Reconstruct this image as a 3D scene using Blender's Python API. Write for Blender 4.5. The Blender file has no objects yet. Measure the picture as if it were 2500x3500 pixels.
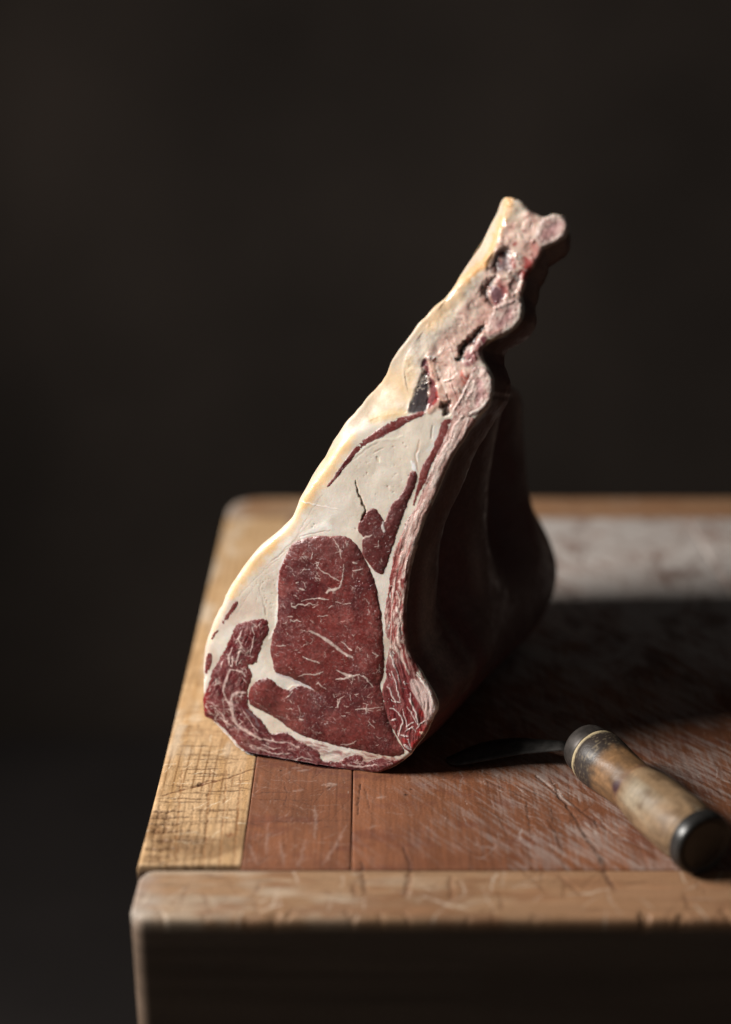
import bpy, math, random
import numpy as np
from mathutils import Vector, Matrix

random.seed(7); np.random.seed(7)
rng = np.random.RandomState(11)
scene = bpy.context.scene
COL = scene.collection

# ------------------------------------------------------------------ camera
PITCH = math.radians(20.4); FPX = 5000.0
CAM = np.array([0.0, -0.69, 0.50])
FW = np.array([0.0, math.cos(PITCH), -math.sin(PITCH)])
UP = np.array([0.0, math.sin(PITCH), math.cos(PITCH)])
cam_d = bpy.data.cameras.new('camera'); cam = bpy.data.objects.new('camera', cam_d); COL.objects.link(cam)
cam.location = CAM; cam.rotation_euler = (math.pi/2 - PITCH, 0, 0)
cam_d.sensor_fit = 'VERTICAL'; cam_d.sensor_height = 36.0; cam_d.lens = FPX/3500*36.0
cam_d.clip_start = 0.05; cam_d.clip_end = 50
cam_d.dof.use_dof = True; cam_d.dof.focus_distance = 0.955
cam_d.dof.aperture_fstop = (cam_d.lens/1000)/0.031
cam_d.dof.aperture_blades = 0
scene.camera = cam

# ------------------------------------------------------------------ light
world = bpy.data.worlds.new('World'); scene.world = world; world.use_nodes = True
world.node_tree.nodes['Background'].inputs[0].default_value = (1.0, 0.95, 0.92, 1)
world.node_tree.nodes['Background'].inputs[1].default_value = 0.034
ld = bpy.data.lights.new('window_light', 'AREA'); lamp = bpy.data.objects.new('window_light', ld); COL.objects.link(lamp)
ld.shape = 'RECTANGLE'; ld.size = 0.50; ld.size_y = 0.44
ld.energy = 27.5; ld.spread = math.radians(142); ld.color = (1.0, 0.955, 0.90)
lamp.location = (-1.14, 0.12, 0.84)
lamp.rotation_euler = (Vector((0.15, 0.30, 0.12)) - lamp.location).to_track_quat('-Z', 'Y').to_euler()

vs = scene.view_settings
vs.view_transform = 'Standard'; vs.look = 'None'; vs.exposure = 0.0; vs.gamma = 1.0; vs.use_curve_mapping = False
scene.cycles.use_denoising = True
scene.cycles.max_bounces = 6
scene.cycles.sample_clamp_indirect = 4

# ------------------------------------------------------------------ helpers
def ray(px, py):
    return FW + np.array([1., 0, 0])*(px-1250.)/FPX - UP*(py-1750.)/FPX
def on_plane(px, py, P, N):
    d = ray(px, py); t = np.dot(P-CAM, N)/np.dot(d, N); return CAM + d*t
def on_table(px, py, z=0.0):
    return on_plane(px, py, np.array([0, 0, z]), np.array([0, 0, 1.]))

_lat = np.random.RandomState(3).rand(256, 256).astype(np.float32)
def vn(x, y, seed=0):
    x = np.asarray(x, np.float32)+seed*17.31+1000; y = np.asarray(y, np.float32)+seed*9.77+1000
    xi = np.floor(x).astype(np.int32); yi = np.floor(y).astype(np.int32)
    fx = x-xi; fy = y-yi; fx = fx*fx*(3-2*fx); fy = fy*fy*(3-2*fy)
    a = _lat[xi & 255, yi & 255]; b = _lat[(xi+1) & 255, yi & 255]
    c = _lat[xi & 255, (yi+1) & 255]; d = _lat[(xi+1) & 255, (yi+1) & 255]
    return (a*(1-fx)+b*fx)*(1-fy)+(c*(1-fx)+d*fx)*fy
def fbm(x, y, seed=0, o=3):
    s = 0; a = .5; tot = 0
    for i in range(o):
        s = s+a*vn(x*2**i, y*2**i, seed+i*5); tot += a; a *= .5
    return s/tot
def sst(a, b, x):
    t = np.clip((x-a)/(b-a), 0, 1); return t*t*(3-2*t)
def lerp3(c, col, m):
    return c*(1-m[..., None])+np.array(col, np.float32)*m[..., None]

def link_mesh(name, verts, faces, mat, parent=None, col=None, smooth=True, extra=None):
    me = bpy.data.meshes.new(name)
    verts = np.asarray(verts, np.float32); faces = np.asarray(faces, np.int32)
    n = faces.shape[1]
    me.vertices.add(len(verts)); me.vertices.foreach_set('co', verts.ravel())
    me.loops.add(faces.size); me.loops.foreach_set('vertex_index', faces.ravel())
    me.polygons.add(len(faces))
    me.polygons.foreach_set('loop_start', np.arange(0, faces.size, n, dtype=np.int32))
    me.polygons.foreach_set('loop_total', np.full(len(faces), n, np.int32))
    me.update(calc_edges=True)
    if smooth: me.polygons.foreach_set('use_smooth', np.ones(len(faces), bool))
    if col is not None:
        a = me.attributes.new('Col', 'FLOAT_COLOR', 'POINT')
        c4 = np.ones((len(verts), 4), np.float32); c4[:, :3] = col
        a.data.foreach_set('color', c4.ravel())
    if extra is not None:
        a = me.attributes.new('wet', 'FLOAT', 'POINT'); a.data.foreach_set('value', np.asarray(extra, np.float32).ravel())
    me.materials.append(mat)
    o = bpy.data.objects.new(name, me); COL.objects.link(o)
    if parent: o.parent = parent
    return o
def empty(name, loc, label, cat, group=None):
    o = bpy.data.objects.new(name, None); COL.objects.link(o); o.location = loc
    o.empty_display_size = .05
    o['label'] = label; o['category'] = cat
    if group: o['group'] = group
    return o
def keep(o, p):            # parent without moving
    o.parent = p; o.matrix_parent_inverse = Matrix.Translation(-Vector(p.location)); return o

def material(name, build):
    m = bpy.data.materials.new(name); m.use_nodes = True
    nt = m.node_tree; b = nt.nodes['Principled BSDF']
    build(nt, b); return m
def N(nt, t, **kw):
    n = nt.nodes.new(t)
    for k, v in kw.items():
        if k in n.inputs: n.inputs[k].default_value = v
        else: setattr(n, k, v)
    return n
def tissue(name, rough, sss, bumps, spec=.5, var=.12, wet=False, coat=0.):
    def f(nt, b):
        L = nt.links.new
        at = N(nt, 'ShaderNodeAttribute', attribute_name='Col'); tc = N(nt, 'ShaderNodeTexCoord')
        n1 = N(nt, 'ShaderNodeTexNoise', Scale=420., Detail=4.); L(tc.outputs['Object'], n1.inputs['Vector'])
        mr = N(nt, 'ShaderNodeMapRange'); mr.inputs[1].default_value = .3; mr.inputs[2].default_value = .7
        mr.inputs[3].default_value = 1-var; mr.inputs[4].default_value = 1+var; L(n1.outputs[0], mr.inputs[0])
        mx = N(nt, 'ShaderNodeVectorMath', operation='MULTIPLY'); L(at.outputs['Color'], mx.inputs[0]); L(mr.outputs[0], mx.inputs[1])
        L(mx.outputs[0], b.inputs['Base Color'])
        n2 = N(nt, 'ShaderNodeTexNoise', Scale=130., Detail=3.); L(tc.outputs['Object'], n2.inputs['Vector'])
        mr2 = N(nt, 'ShaderNodeMapRange'); mr2.inputs[1].default_value = .35; mr2.inputs[2].default_value = .65
        mr2.inputs[3].default_value = rough-.12; mr2.inputs[4].default_value = rough+.14; L(n2.outputs[0], mr2.inputs[0])
        if wet:
            aw = N(nt, 'ShaderNodeAttribute', attribute_name='wet')
            sb = N(nt, 'ShaderNodeMath', operation='MULTIPLY_ADD'); sb.inputs[1].default_value = -.28
            L(aw.outputs['Fac'], sb.inputs[0]); L(mr2.outputs[0], sb.inputs[2]); L(sb.outputs[0], b.inputs['Roughness'])
        else:
            L(mr2.outputs[0], b.inputs['Roughness'])
        prev = None
        for sc, st, dist in bumps:
            nn = N(nt, 'ShaderNodeTexNoise', Scale=sc, Detail=3.); L(tc.outputs['Object'], nn.inputs['Vector'])
            bp = N(nt, 'ShaderNodeBump', Strength=st, Distance=dist); L(nn.outputs[0], bp.inputs['Height'])
            if prev: L(prev.outputs[0], bp.inputs['Normal'])
            prev = bp
        L(prev.outputs[0], b.inputs['Normal'])
        if coat:
            nc = N(nt, 'ShaderNodeTexNoise', Scale=520., Detail=2.); L(tc.outputs['Object'], nc.inputs['Vector'])
            bc = N(nt, 'ShaderNodeBump', Strength=.9, Distance=.0022); L(nc.outputs[0], bc.inputs['Height']); L(bc.outputs[0], b.inputs['Coat Normal'])
            nm = N(nt, 'ShaderNodeTexNoise', Scale=75., Detail=3.); L(tc.outputs['Object'], nm.inputs['Vector'])
            cm = N(nt, 'ShaderNodeMapRange'); cm.inputs[1].default_value = .42; cm.inputs[2].default_value = .62; cm.inputs[3].default_value = 0; cm.inputs[4].default_value = coat; L(nm.outputs[0], cm.inputs[0])
            L(cm.outputs[0], b.inputs['Coat Weight']); b.inputs['Coat Roughness'].default_value = .14
        b.inputs['Specular IOR Level'].default_value = spec
        b.inputs['Subsurface Weight'].default_value = sss
        b.inputs['Subsurface Radius'].default_value = (1., .35, .2)
        b.inputs['Subsurface Scale'].default_value = .0025
    return material(name, f)
M_MUSCLE = tissue('muscle', .38, .15, [(1200, .3, .0005), (380, .3, .0014)], .4, .2, wet=True, coat=.35)
M_FAT = tissue('fat', .42, .4, [(900, .2, .0005), (170, .12, .0012)], .45, .04, wet=True, coat=.06)
M_BONE = tissue('bone', .42, .2, [(1300, .5, .0007), (300, .3, .0012)], .5, .14, wet=True, coat=.3)
M_SIDE = tissue('membrane', .5, .0, [(300, .4, .0012), (60, .5, .004)], .4, .2)

# ================================================================== SETTING
def dark_mat(name, c, rough, sc, var):
    def f(nt, b):
        L = nt.links.new
        tc = N(nt, 'ShaderNodeTexCoord'); n1 = N(nt, 'ShaderNodeTexNoise', Scale=sc, Detail=5.); L(tc.outputs['Object'], n1.inputs['Vector'])
        r = N(nt, 'ShaderNodeValToRGB'); L(n1.outputs[0], r.inputs[0])
        r.color_ramp.elements[0].position = .3; r.color_ramp.elements[1].position = .75
        r.color_ramp.elements[0].color = tuple(v*(1-var) for v in c)+(1,); r.color_ramp.elements[1].color = tuple(v*(1+var) for v in c)+(1,)
        L(r.outputs[0], b.inputs['Base Color']); b.inputs['Roughness'].default_value = rough
        b.inputs['Specular IOR Level'].default_value = .2
    return material(name, f)
M_WALL = dark_mat('wall_plaster', (.032, .0248, .0205), .9, 1.6, .4)
M_FLOOR = dark_mat('dark_floor', (.024, .0200, .0190), .8, 2.2, .3)
fl = link_mesh('floor', [(-5, -3, -.86), (5, -3, -.86), (5, 1.75, -.86), (-5, 1.75, -.86)], [(0, 1, 2, 3)], M_FLOOR, smooth=False); fl['kind'] = 'structure'
bd = link_mesh('wall', [(-5, 1.75, -.86), (5, 1.75, -.86), (5, 1.75, 3.4), (-5, 1.75, 3.4)], [(0, 1, 2, 3)], M_WALL, smooth=False); bd['kind'] = 'structure'

# ================================================================== TABLE
def wood_mat(name, rough=.5, bump=.3):
    def f(nt, b):
        L = nt.links.new
        at = N(nt, 'ShaderNodeAttribute', attribute_name='Col'); tc = N(nt, 'ShaderNodeTexCoord')
        n1 = N(nt, 'ShaderNodeTexNoise', Scale=700., Detail=4.); L(tc.outputs['Object'], n1.inputs['Vector'])
        mr = N(nt, 'ShaderNodeMapRange'); mr.inputs[1].default_value = .3; mr.inputs[2].default_value = .7
        mr.inputs[3].default_value = .84; mr.inputs[4].default_value = 1.14; L(n1.outputs[0], mr.inputs[0])
        mx = N(nt, 'ShaderNodeVectorMath', operation='MULTIPLY'); L(at.outputs['Color'], mx.inputs[0]); L(mr.outputs[0], mx.inputs[1])
        L(mx.outputs[0], b.inputs['Base Color'])
        n2 = N(nt, 'ShaderNodeTexNoise', Scale=60., Detail=4.); L(tc.outputs['Object'], n2.inputs['Vector'])
        mr2 = N(nt, 'ShaderNodeMapRange'); mr2.inputs[1].default_value = .3; mr2.inputs[2].default_value = .7
        mr2.inputs[3].default_value = rough-.12; mr2.inputs[4].default_value = rough+.15; L(n2.outputs[0], mr2.inputs[0])
        L(mr2.outputs[0], b.inputs['Roughness'])
        bp = N(nt, 'ShaderNodeBump', Strength=bump, Distance=.0006); L(n1.outputs[0], bp.inputs['Height']); L(bp.outputs[0], b.inputs['Normal'])
        b.inputs['Specular IOR Level'].default_value = .4
    return material(name, f)
M_WOOD = wood_mat('worn_wood', .5, .35)
M_WOOD_D = dark_mat('old_dark_wood', (.10, .07, .05), .7, 14, .3)

XL, XR, YB = -.136, .56, .70
table = empty('butcher_block_table', (.21, .35, -.86), 'worn wooden butcher block table with light edge boards carrying the meat and knife', 'table')

def seg_dist(X, Y, pts):
    D = np.full(X.shape, 1e9, np.float32); T = np.zeros(X.shape, np.float32)
    pts = np.asarray(pts, np.float32); Ls = np.r_[0, np.cumsum(np.hypot(*np.diff(pts, axis=0).T))]; tot = max(Ls[-1], 1e-9)
    for k in range(len(pts)-1):
        ax, ay = pts[k]; bx, by = pts[k+1]; dx, dy = bx-ax, by-ay; l2 = dx*dx+dy*dy+1e-12
        t = np.clip(((X-ax)*dx+(Y-ay)*dy)/l2, 0, 1); d = np.hypot(X-ax-t*dx, Y-ay-t*dy)
        m = d < D; D = np.where(m, d, D); T = np.where(m, (Ls[k]+t*(Ls[k+1]-Ls[k]))/tot, T)
    return D, T

WARP = None; PW = 0.
def paint(C, Hh, X, Y, pts, w, col, alpha=1., dh=0., feather=.5, taper=.35):
    """stroke along a polyline in the grid's own metric coordinates; edges wander and the stroke breaks up"""
    pts = np.asarray(pts, np.float32); m = w*(1+feather)*1.6+.0014
    xs, ys = X[0], Y[:, 0]
    i0, i1 = np.searchsorted(xs, [pts[:, 0].min()-m, pts[:, 0].max()+m]); j0, j1 = np.searchsorted(ys, [pts[:, 1].min()-m, pts[:, 1].max()+m])
    if i1 <= i0 or j1 <= j0: return
    S = (slice(j0, j1), slice(i0, i1)); x, y = X[S], Y[S]
    if WARP is not None: D, T = seg_dist(x+WARP[0][S], y+WARP[1][S], pts)
    else:
        nn = (vn(x*260, y*260, 5)-.5); D, T = seg_dist(x+.0013*nn, y+.0013*(vn(x*260, y*260, 8)-.5), pts)
    ww = w*(1-taper*(np.abs(2*T-1)**2.2)) if taper else w
    if WARP is not None: ww = ww*WARP[2][S]
    else: ww = ww*(.5+vn(x*420, y*420, 12))
    mk = (1-sst(1-feather, 1+feather, D/np.maximum(ww, 1e-6)))
    if WARP is None: mk = mk*np.clip(.15+1.5*vn(x*650, y*650, 15), 0, 1)
    if col is not None: C[S] = lerp3(C[S], col, mk*alpha)
    if dh: Hh[S] += dh*mk

def board(name, x0, x1, y0, y1, xs, ys, colorfn, edge, corner=(0, 0, 0, 0), depth=.14, label=None, side=(.17, .118, .085)):
    """plank: dense top sheet with rounded arrises (edge = left,right,front,back radius) and corners (fl, fr, br, bl)"""
    X, Y = np.meshgrid(np.asarray(xs, np.float32), np.asarray(ys, np.float32))
    C = np.zeros(X.shape+(3,), np.float32); Hh = np.zeros(X.shape, np.float32)
    colorfn(X, Y, C, Hh)
    for dist, r in ((X-x0, edge[0]), (x1-X, edge[1]), (Y-y0, edge[2]), (y1-Y, edge[3])):
        if r > 0:
            q = np.clip(1-dist/r, 0, 1); Hh -= r*(1-np.sqrt(np.maximum(1-q*q, 0)))
    X = X.copy(); Y = Y.copy()
    for (cx, cy, sx, sy, r) in ((x0, y0, 1, 1, corner[0]), (x1, y0, -1, 1, corner[1]), (x1, y1, -1, -1, corner[2]), (x0, y1, 1, -1, corner[3])):
        if r > 0:
            qx = 1-(X-cx)*sx/r; qy = 1-(Y-cy)*sy/r; m = (qx > 0) & (qy > 0)
            k = np.where(m, np.maximum(qx, qy)/np.maximum(np.hypot(qx, qy), 1e-9), 1)
            X = np.where(m, cx+sx*r*(1-qx*k), X); Y = np.where(m, cy+sy*r*(1-qy*k), Y)
    ny, nx = X.shape; V = np.stack([X, Y, Hh], -1).reshape(-1, 3); Cc = C.reshape(-1, 3)
    idx = np.arange(nx*ny).reshape(ny, nx)
    F = np.stack([idx[:-1, :-1], idx[:-1, 1:], idx[1:, 1:], idx[1:, :-1]], -1).reshape(-1, 4)
    loop = np.r_[idx[0, :-1], idx[:-1, -1], idx[-1, :0:-1], idx[:0:-1, 0]]
    base = len(V); allV = [V]; allC = [Cc]; allF = [F]
    prev = loop
    nst = 24
    for s in range(1, nst+1):
        v = V[loop].copy(); v[:, 2] = v[:, 2]*(1-s/nst)-depth*s/nst
        allV.append(v); allC.append(np.repeat(np.array([side], np.float32), len(loop), 0)*(.75+.5*fbm(V[loop, 0]*9+V[loop, 1]*9, V[loop, 1]*0+s*2.3, 3, 2))[:, None]); cur = base+(s-1)*len(loop)+np.arange(len(loop))
        allF.append(np.stack([prev, cur, np.roll(cur, -1), np.roll(prev, -1)], -1)); prev = cur
    o = link_mesh(name, np.concatenate(allV), np.concatenate(allF), M_WOOD, None, np.concatenate(allC))
    if label: o['label'] = label
    return keep(o, table)

def axis(a, b, bounds):
    """graded samples: list of (upto, step)"""
    out = [a]; 
    for upto, st in bounds:
        e = min(upto, b)
        if e > out[-1]+1e-6:
            n = max(2, int(round((e-out[-1])/st)))
            out += list(np.linspace(out[-1], e, n+1)[1:])
    if out[-1] < b-1e-6: out += list(np.linspace(out[-1], b, 12)[1:])
    return np.array(out)

def T(px, py):
    p = on_table(px, py); return (p[0], p[1])
def TP(*pts): return [T(*p) for p in pts]
def Z5(*p): return [T(400+x*.6158, 2400+y*.6158) for x, y in p]
def Z6(*p): return [T(1400+x*.6773, 2400+y*.6773) for x, y in p]
def ZT(*p): return [T(480+x*.6158, 2550+y*.6158) for x, y in p]
rt = np.random.RandomState(5)
def rand_scratches(C, Hh, X, Y, n, x0, x1, y0, y1, ang, spread, l0, l1, w, col, a0, a1, dh=-.0001):
    for _ in range(n):
        cx, cy = rt.uniform(x0, x1), rt.uniform(y0, y1); a = ang+rt.normal()*spread; l = rt.uniform(l0, l1)/2
        bend = rt.normal()*.08*l
        p = [(cx-l*math.cos(a), cy-l*math.sin(a)), (cx-bend*math.sin(a), cy+bend*math.cos(a)), (cx+l*math.cos(a), cy+l*math.sin(a))]
        paint(C, Hh, X, Y, p, w*rt.uniform(.6, 1.4), col, rt.uniform(a0, a1), dh, .5, .8)

def col_left(X, Y, C, Hh):
    g = fbm(X*900, Y*16, 1, 3)                      # long grain
    g2 = fbm(X*170, Y*6, 4, 2)
    C[:] = (.48, .315, .172)
    C[:] = lerp3(C, (.36, .20, .075), sst(.5, .8, g2)*.55)
    C *= (0.86+.3*g)[..., None]
    # growth-ring lines along the board
    ph = (X-XL)*1000/6.6+.35*fbm(X*30, Y*12, 8, 2)*2
    ring = np.abs((ph % 1)-.5)*2
    C[:] = lerp3(C, (.20, .10, .036), sst(.62, 1.0, ring)*.85*sst(.3, .6, fbm(X*20, Y*25, 14, 2)))
    # cross cuts
    for y in np.arange(.05, .44, .0042):
        yy = y+rt.normal()*.0016; xa = XL+rt.uniform(.002, .03); xb = xa+rt.uniform(.006, .035)
        paint(C, Hh, X, Y, [(xa, yy), ((xa+xb)/2, yy+rt.normal()*.0006), (xb, yy+rt.normal()*.001)], rt.uniform(.0004, .0013), (.12, .06, .025), rt.uniform(.4, .9), -.0003, .6, .7)
    edge = sst(.022, .0, X-XL+.010*(fbm(X*60, Y*60, 3)-.5))
    C[:] = lerp3(C, (.30, .17, .075), edge*.55*sst(.3, .65, fbm(X*120, Y*120, 9)))
    dk = sst(.5, .72, fbm(X*40, Y*40, 21, 3))*sst(.28, .06, Y)
    C[:] = lerp3(C, (.17, .09, .038), dk*.7)
    C *= (.72+.56*fbm(X*1400, Y*260, 33, 2))[..., None]
    C[:] = lerp3(C, (.66, .58, .47), sst(.56, .75, fbm(X*70, Y*22, 31, 3))*.45*sst(.1, .25, Y))
    rand_scratches(C, Hh, X, Y, 70, XL, -.075, .05, .3, .1, .5, .004, .016, .0003, (.78, .66, .48), .3, .8)
    rand_scratches(C, Hh, X, Y, 60, XL, -.075, .05, .3, .0, .3, .006, .03, .0004, (.13, .065, .028), .4, .8)
    paint(C, Hh, X, Y, ZT((635, 125), (520, 165), (440, 190), (345, 212), (240, 240), (130, 275)), .0009, (.16, .07, .03), .85, -.0005, .5, .4)
    paint(C, Hh, X, Y, ZT((330, 205), (345, 215)), .002, (.08, .03, .015), .9, -.0006, .5, .3)
    paint(C, Hh, X, Y, ZT((480, 190), (380, 192), (330, 210)), .0007, (.16, .07, .03), .8, -.0004)
    paint(C, Hh, X, Y, ZT((50, 415), (200, 418), (400, 415), (600, 415)), .0006, (.13, .07, .04), .7, -.0004)
    paint(C, Hh, X, Y, ZT((480, 490), (510, 492)), .0022, (.22, .09, .035), .8, -.0003)
    for xx in (375, 465, 545, 215):
        paint(C, Hh, X, Y, ZT((xx+15, 130), (xx, 330), (xx-18, 560), (xx-25, 670)), .0007, (.24, .11, .04), .65, -.0002, .6, .3)
    for yy in (430, 470, 520, 570, 610, 640, 395, 360):
        paint(C, Hh, X, Y, ZT((30, yy), (130, yy+4), (240+rt.uniform(-60, 70), yy-3)), .0012, (.10, .05, .022), .8, -.0005, .7, .5)
    for xx in (70, 120, 165, 215, 262, 310, 350):
        paint(C, Hh, X, Y, ZT((xx+38, 330), (xx+14, 480), (xx-6, 600), (xx-16, 670)), .0010, (.17, .09, .04), .5, -.0003, .8, .4)
    for (xx, yy) in ((110, 395), (150, 400), (95, 465), (130, 520), (75, 560), (160, 470), (60, 620), (210, 440), (110, 610)):
        paint(C, Hh, X, Y, ZT((xx-14, yy), (xx+14, yy+6)), .0030, (.17, .09, .04), .45, -.0002, .95, .2)
    paint(C, Hh, X, Y, ZT((90, 380), (115, 375), (140, 385)), .004, (.12, .06, .03), .6, -.0004, .8)
    paint(C, Hh, X, Y, ZT((80, 450), (110, 460), (130, 520)), .004, (.15, .07, .03), .5, -.0004, .8)

def col_centre(seed, worn0):
    def f(X, Y, C, Hh):
        g = fbm(X*38, Y*520 if False else Y*90, seed, 3); g1 = fbm(X*700, Y*24, seed+2, 3)
        C[:] = (.165, .063, .031)
        C[:] = lerp3(C, (.225, .088, .042), sst(.4, .75, fbm(X*22, Y*18, seed+5, 3))*.8)
        C[:] = lerp3(C, (.13, .043, .026), sst(.55, .8, g)*.55)
        C *= (.72+.56*g1)[..., None]
        C *= (.8+.4*fbm(X*1300, Y*90, seed+41, 2))[..., None]
        # chalky wear: more towards middle and far side, where added paleness offsets light falloff
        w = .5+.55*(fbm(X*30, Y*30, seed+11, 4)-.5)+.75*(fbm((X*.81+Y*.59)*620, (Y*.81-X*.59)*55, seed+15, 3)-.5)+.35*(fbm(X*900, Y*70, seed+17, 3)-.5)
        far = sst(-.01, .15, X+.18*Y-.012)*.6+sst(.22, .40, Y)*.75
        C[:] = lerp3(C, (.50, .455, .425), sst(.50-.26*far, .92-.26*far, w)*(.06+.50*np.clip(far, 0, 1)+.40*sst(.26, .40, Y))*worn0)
        C[:] = lerp3(C, (.12, .055, .036), sst(.60, .78, fbm(X*48, Y*30, seed+31, 3))*.6*np.clip(far, 0, 1))
        x0, x1 = X.min(), X.max()
        rand_scratches(C, Hh, X, Y, 170, x0, x1, .05, .24, 1.45, .7, .002, .014, .00018, (.50, .38, .32), .1, .45)
        rand_scratches(C, Hh, X, Y, 60, x0, x1, .05, .24, .1, .4, .004, .03, .00018, (.48, .36, .30), .1, .35)
        rand_scratches(C, Hh, X, Y, 60, x0, x1, .05, .3, .9, 1.0, .006, .04, .0003, (.06, .026, .018), .3, .7, -.0002)
        for a in (((770, 530), (790, 600), (800, 670)), ((920, 520), (890, 620), (870, 665)), ((1150, 440), (1080, 560), (1010, 665)),
                  ((970, 330), (975, 420), (965, 520)), ((710, 430), (700, 600)), ((600, 540), (650, 660)), ((1270, 460), (1310, 440))):
            paint(C, Hh, X, Y, ZT(*a), .0009, (.43, .31, .26), .3, 0, .9, .7)
        for a in (((600, 295), (780, 298), (960, 304)), ((610, 415), (900, 418), (1170, 410))):
            paint(C, Hh, X, Y, ZT(*a), .0004, (.07, .03, .02), .7, -.0003)
        paint(C, Hh, X, Y, ZT((1222, 210), (1215, 290), (1205, 380)), .0005, (.03, .014, .01), .9, -.0005)
        paint(C, Hh, X, Y, ZT((1230, 640), (1238, 700)), .0009, (.05, .022, .015), .8, -.0004)
        paint(C, Hh, X, Y, ZT((1460, 560), (1490, 640), (1500, 690)), .0009, (.07, .03, .02), .7, -.0004)
        for q in ((785, 134), (1476, 268), (1505, 240)):
            paint(C, Hh, X, Y, ZT((q[0]-5, q[1]), (q[0]+5, q[1])), .0009, (.03, .015, .012), .9, -.0004)
        for q in ((870, 120), (905, 135), (1060, 215), (880, 245), (1040, 210), (1340, 285)):
            paint(C, Hh, X, Y, ZT((q[0]-22, q[1]+3), (q[0]+22, q[1]-3)), .0012, (.5, .39, .33), .4, 0, .95)
        for a, w_, al in ((((640, 370), (740, 460), (800, 530), (860, 630), (900, 700), (960, 790), (1040, 940)), .0011, .85),
                      (((740, 440), (840, 530), (950, 610), (1060, 690)), .0010, .8), (((710, 380), (760, 480), (830, 570)), .0008, .8),
                      (((700, 590), (740, 660), (780, 760)), .0010, .6), (((870, 640), (930, 720), (1000, 830)), .0012, .7),
                      (((1090, 480), (1180, 640), (1290, 760)), .0014, .5), (((590, 500), (620, 700)), .0008, .5)):
            paint(C, Hh, X, Y, Z6(*a), w_*.8, (.06, .03, .02), al*.75, -.0004)
        for a in (((650, 372), (750, 455), (810, 520)), ((750, 440), (790, 500)), ((880, 600), (960, 680)), ((930, 560), (1010, 640), (1100, 700))):
            paint(C, Hh, X, Y, Z6(*a), .0007, (.5, .43, .39), .5, 0)
        rand_scratches(C, Hh, X, Y, 220, .06, .28, .05, .2, 2.2, .45, .003, .018, .0004, (.56, .49, .45), .1, .4)
        rand_scratches(C, Hh, X, Y, 60, .06, .28, .05, .2, 2.2, .35, .01, .05, .0005, (.06, .03, .02), .3, .7, -.0003)
        paint(C, Hh, X, Y, TP((860, 2592), (1000, 2622), (1150, 2642), (1300, 2658), (1420, 2640)), .0035, (.085, .024, .018), .45, 0, .9, .4)
        rand_scratches(C, Hh, X, Y, 80, x0, x1, .3, .66, 1.3, .5, .02, .09, .0012, (.55, .49, .45), .2, .5)
        rand_scratches(C, Hh, X, Y, 40, x0, x1, .3, .66, 1.3, .6, .02, .1, .002, (.12, .06, .04), .2, .6)
    return f

def col_cross(seed, pale):
    def f(X, Y, C, Hh):
        g = fbm(X*14, Y*420, seed, 3)
        C[:] = (.285, .17, .094)
        C[:] = lerp3(C, (.38, .295, .215), sst(.42, .7, fbm(X*30, Y*110, seed+3, 3))*.75*sst(.14, -.10, X))
        C[:] = lerp3(C, (.22, .11, .055), sst(.46, .70, fbm(X*34, Y*80, seed+7, 3))*.8)
        C *= (.75+.5*fbm(X*90, Y*900, seed+9, 3))[..., None]
        C[:] = lerp3(C, (.33, .17, .09), sst(.03, .16, X)*.5)
        C *= (.84+.32*g)[..., None]
        C[:] = lerp3(C, (.40, .37, .34), sst(.024, .0, X-XL+.02*(fbm(X*50, Y*90, 77)-.5))*.55)
        rand_scratches(C, Hh, X, Y, 60, XL, .3, Y.min(), Y.max(), 1.2, .9, .006, .03, .0006, (.6, .5, .4), .2, .6)
        rand_scratches(C, Hh, X, Y, 60, XL, .3, Y.min(), Y.max(), 1.9, .8, .006, .03, .0007, (.14, .065, .032), .3, .7, -.0003)
        if Y.min() < .02:
            paint(C, Hh, X, Y, ZT((1230, 690), (1240, 760), (1245, 820)), .0012, (.09, .04, .02), .7, -.0005)
            paint(C, Hh, X, Y, ZT((1500, 690), (1480, 780), (1465, 830)), .0016, (.14, .06, .03), .6, -.0005)
            paint(C, Hh, X, Y, Z6((960, 830), (1000, 890), (1040, 950)), .0016, (.09, .04, .025), .75, -.0005)
            paint(C, Hh, X, Y, Z6((760, 880), (860, 970)), .0016, (.16, .07, .035), .6, -.0005)
            paint(C, Hh, X, Y, Z6((210, 880), (215, 990)), .0016, (.18, .08, .04), .55, -.0005)
            # ragged nicks along the front arris
            for _ in range(26):
                nx_ = rt.uniform(XL, .32); paint(C, Hh, X, Y, [(nx_, .0), (nx_+rt.normal()*.002, rt.uniform(.002, .007))], rt.uniform(.0008, .003), (.2, .11, .06), .4, -rt.uniform(.0003, .0012), .8)
    return f

SEAM0 = T(825, 2960)[0]; SEAM1 = T(1202, 2942)[0]; YF = T(1250, 2972)[1]
xs_left = axis(XL, SEAM0, [(1, .00055)]); ysd = lambda a: axis(a, YB-.062, [(.32, .0006), (1, .004)])
board('side_board', XL, SEAM0-.0004, YF+.0050, YB-.0615, xs_left, ysd(YF+.0050), col_left, (.003, .0006, .0010, .0006), (.0, 0, 0, 0), label='pale maple edge board with crossing knife cuts')
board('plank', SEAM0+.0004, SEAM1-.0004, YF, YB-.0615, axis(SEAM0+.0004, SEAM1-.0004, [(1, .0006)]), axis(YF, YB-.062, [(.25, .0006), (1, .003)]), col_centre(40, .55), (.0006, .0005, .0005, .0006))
SEAM2 = .31
board('plank', SEAM1+.0003, SEAM2-.0003, YF, YB-.0615, axis(SEAM1+.0003, SEAM2-.0003, [(1, .0007)]), axis(YF, YB-.062, [(.25, .0007), (1, .003)]), col_centre(60, 1.), (.0005, .0006, .0005, .0006))
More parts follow.
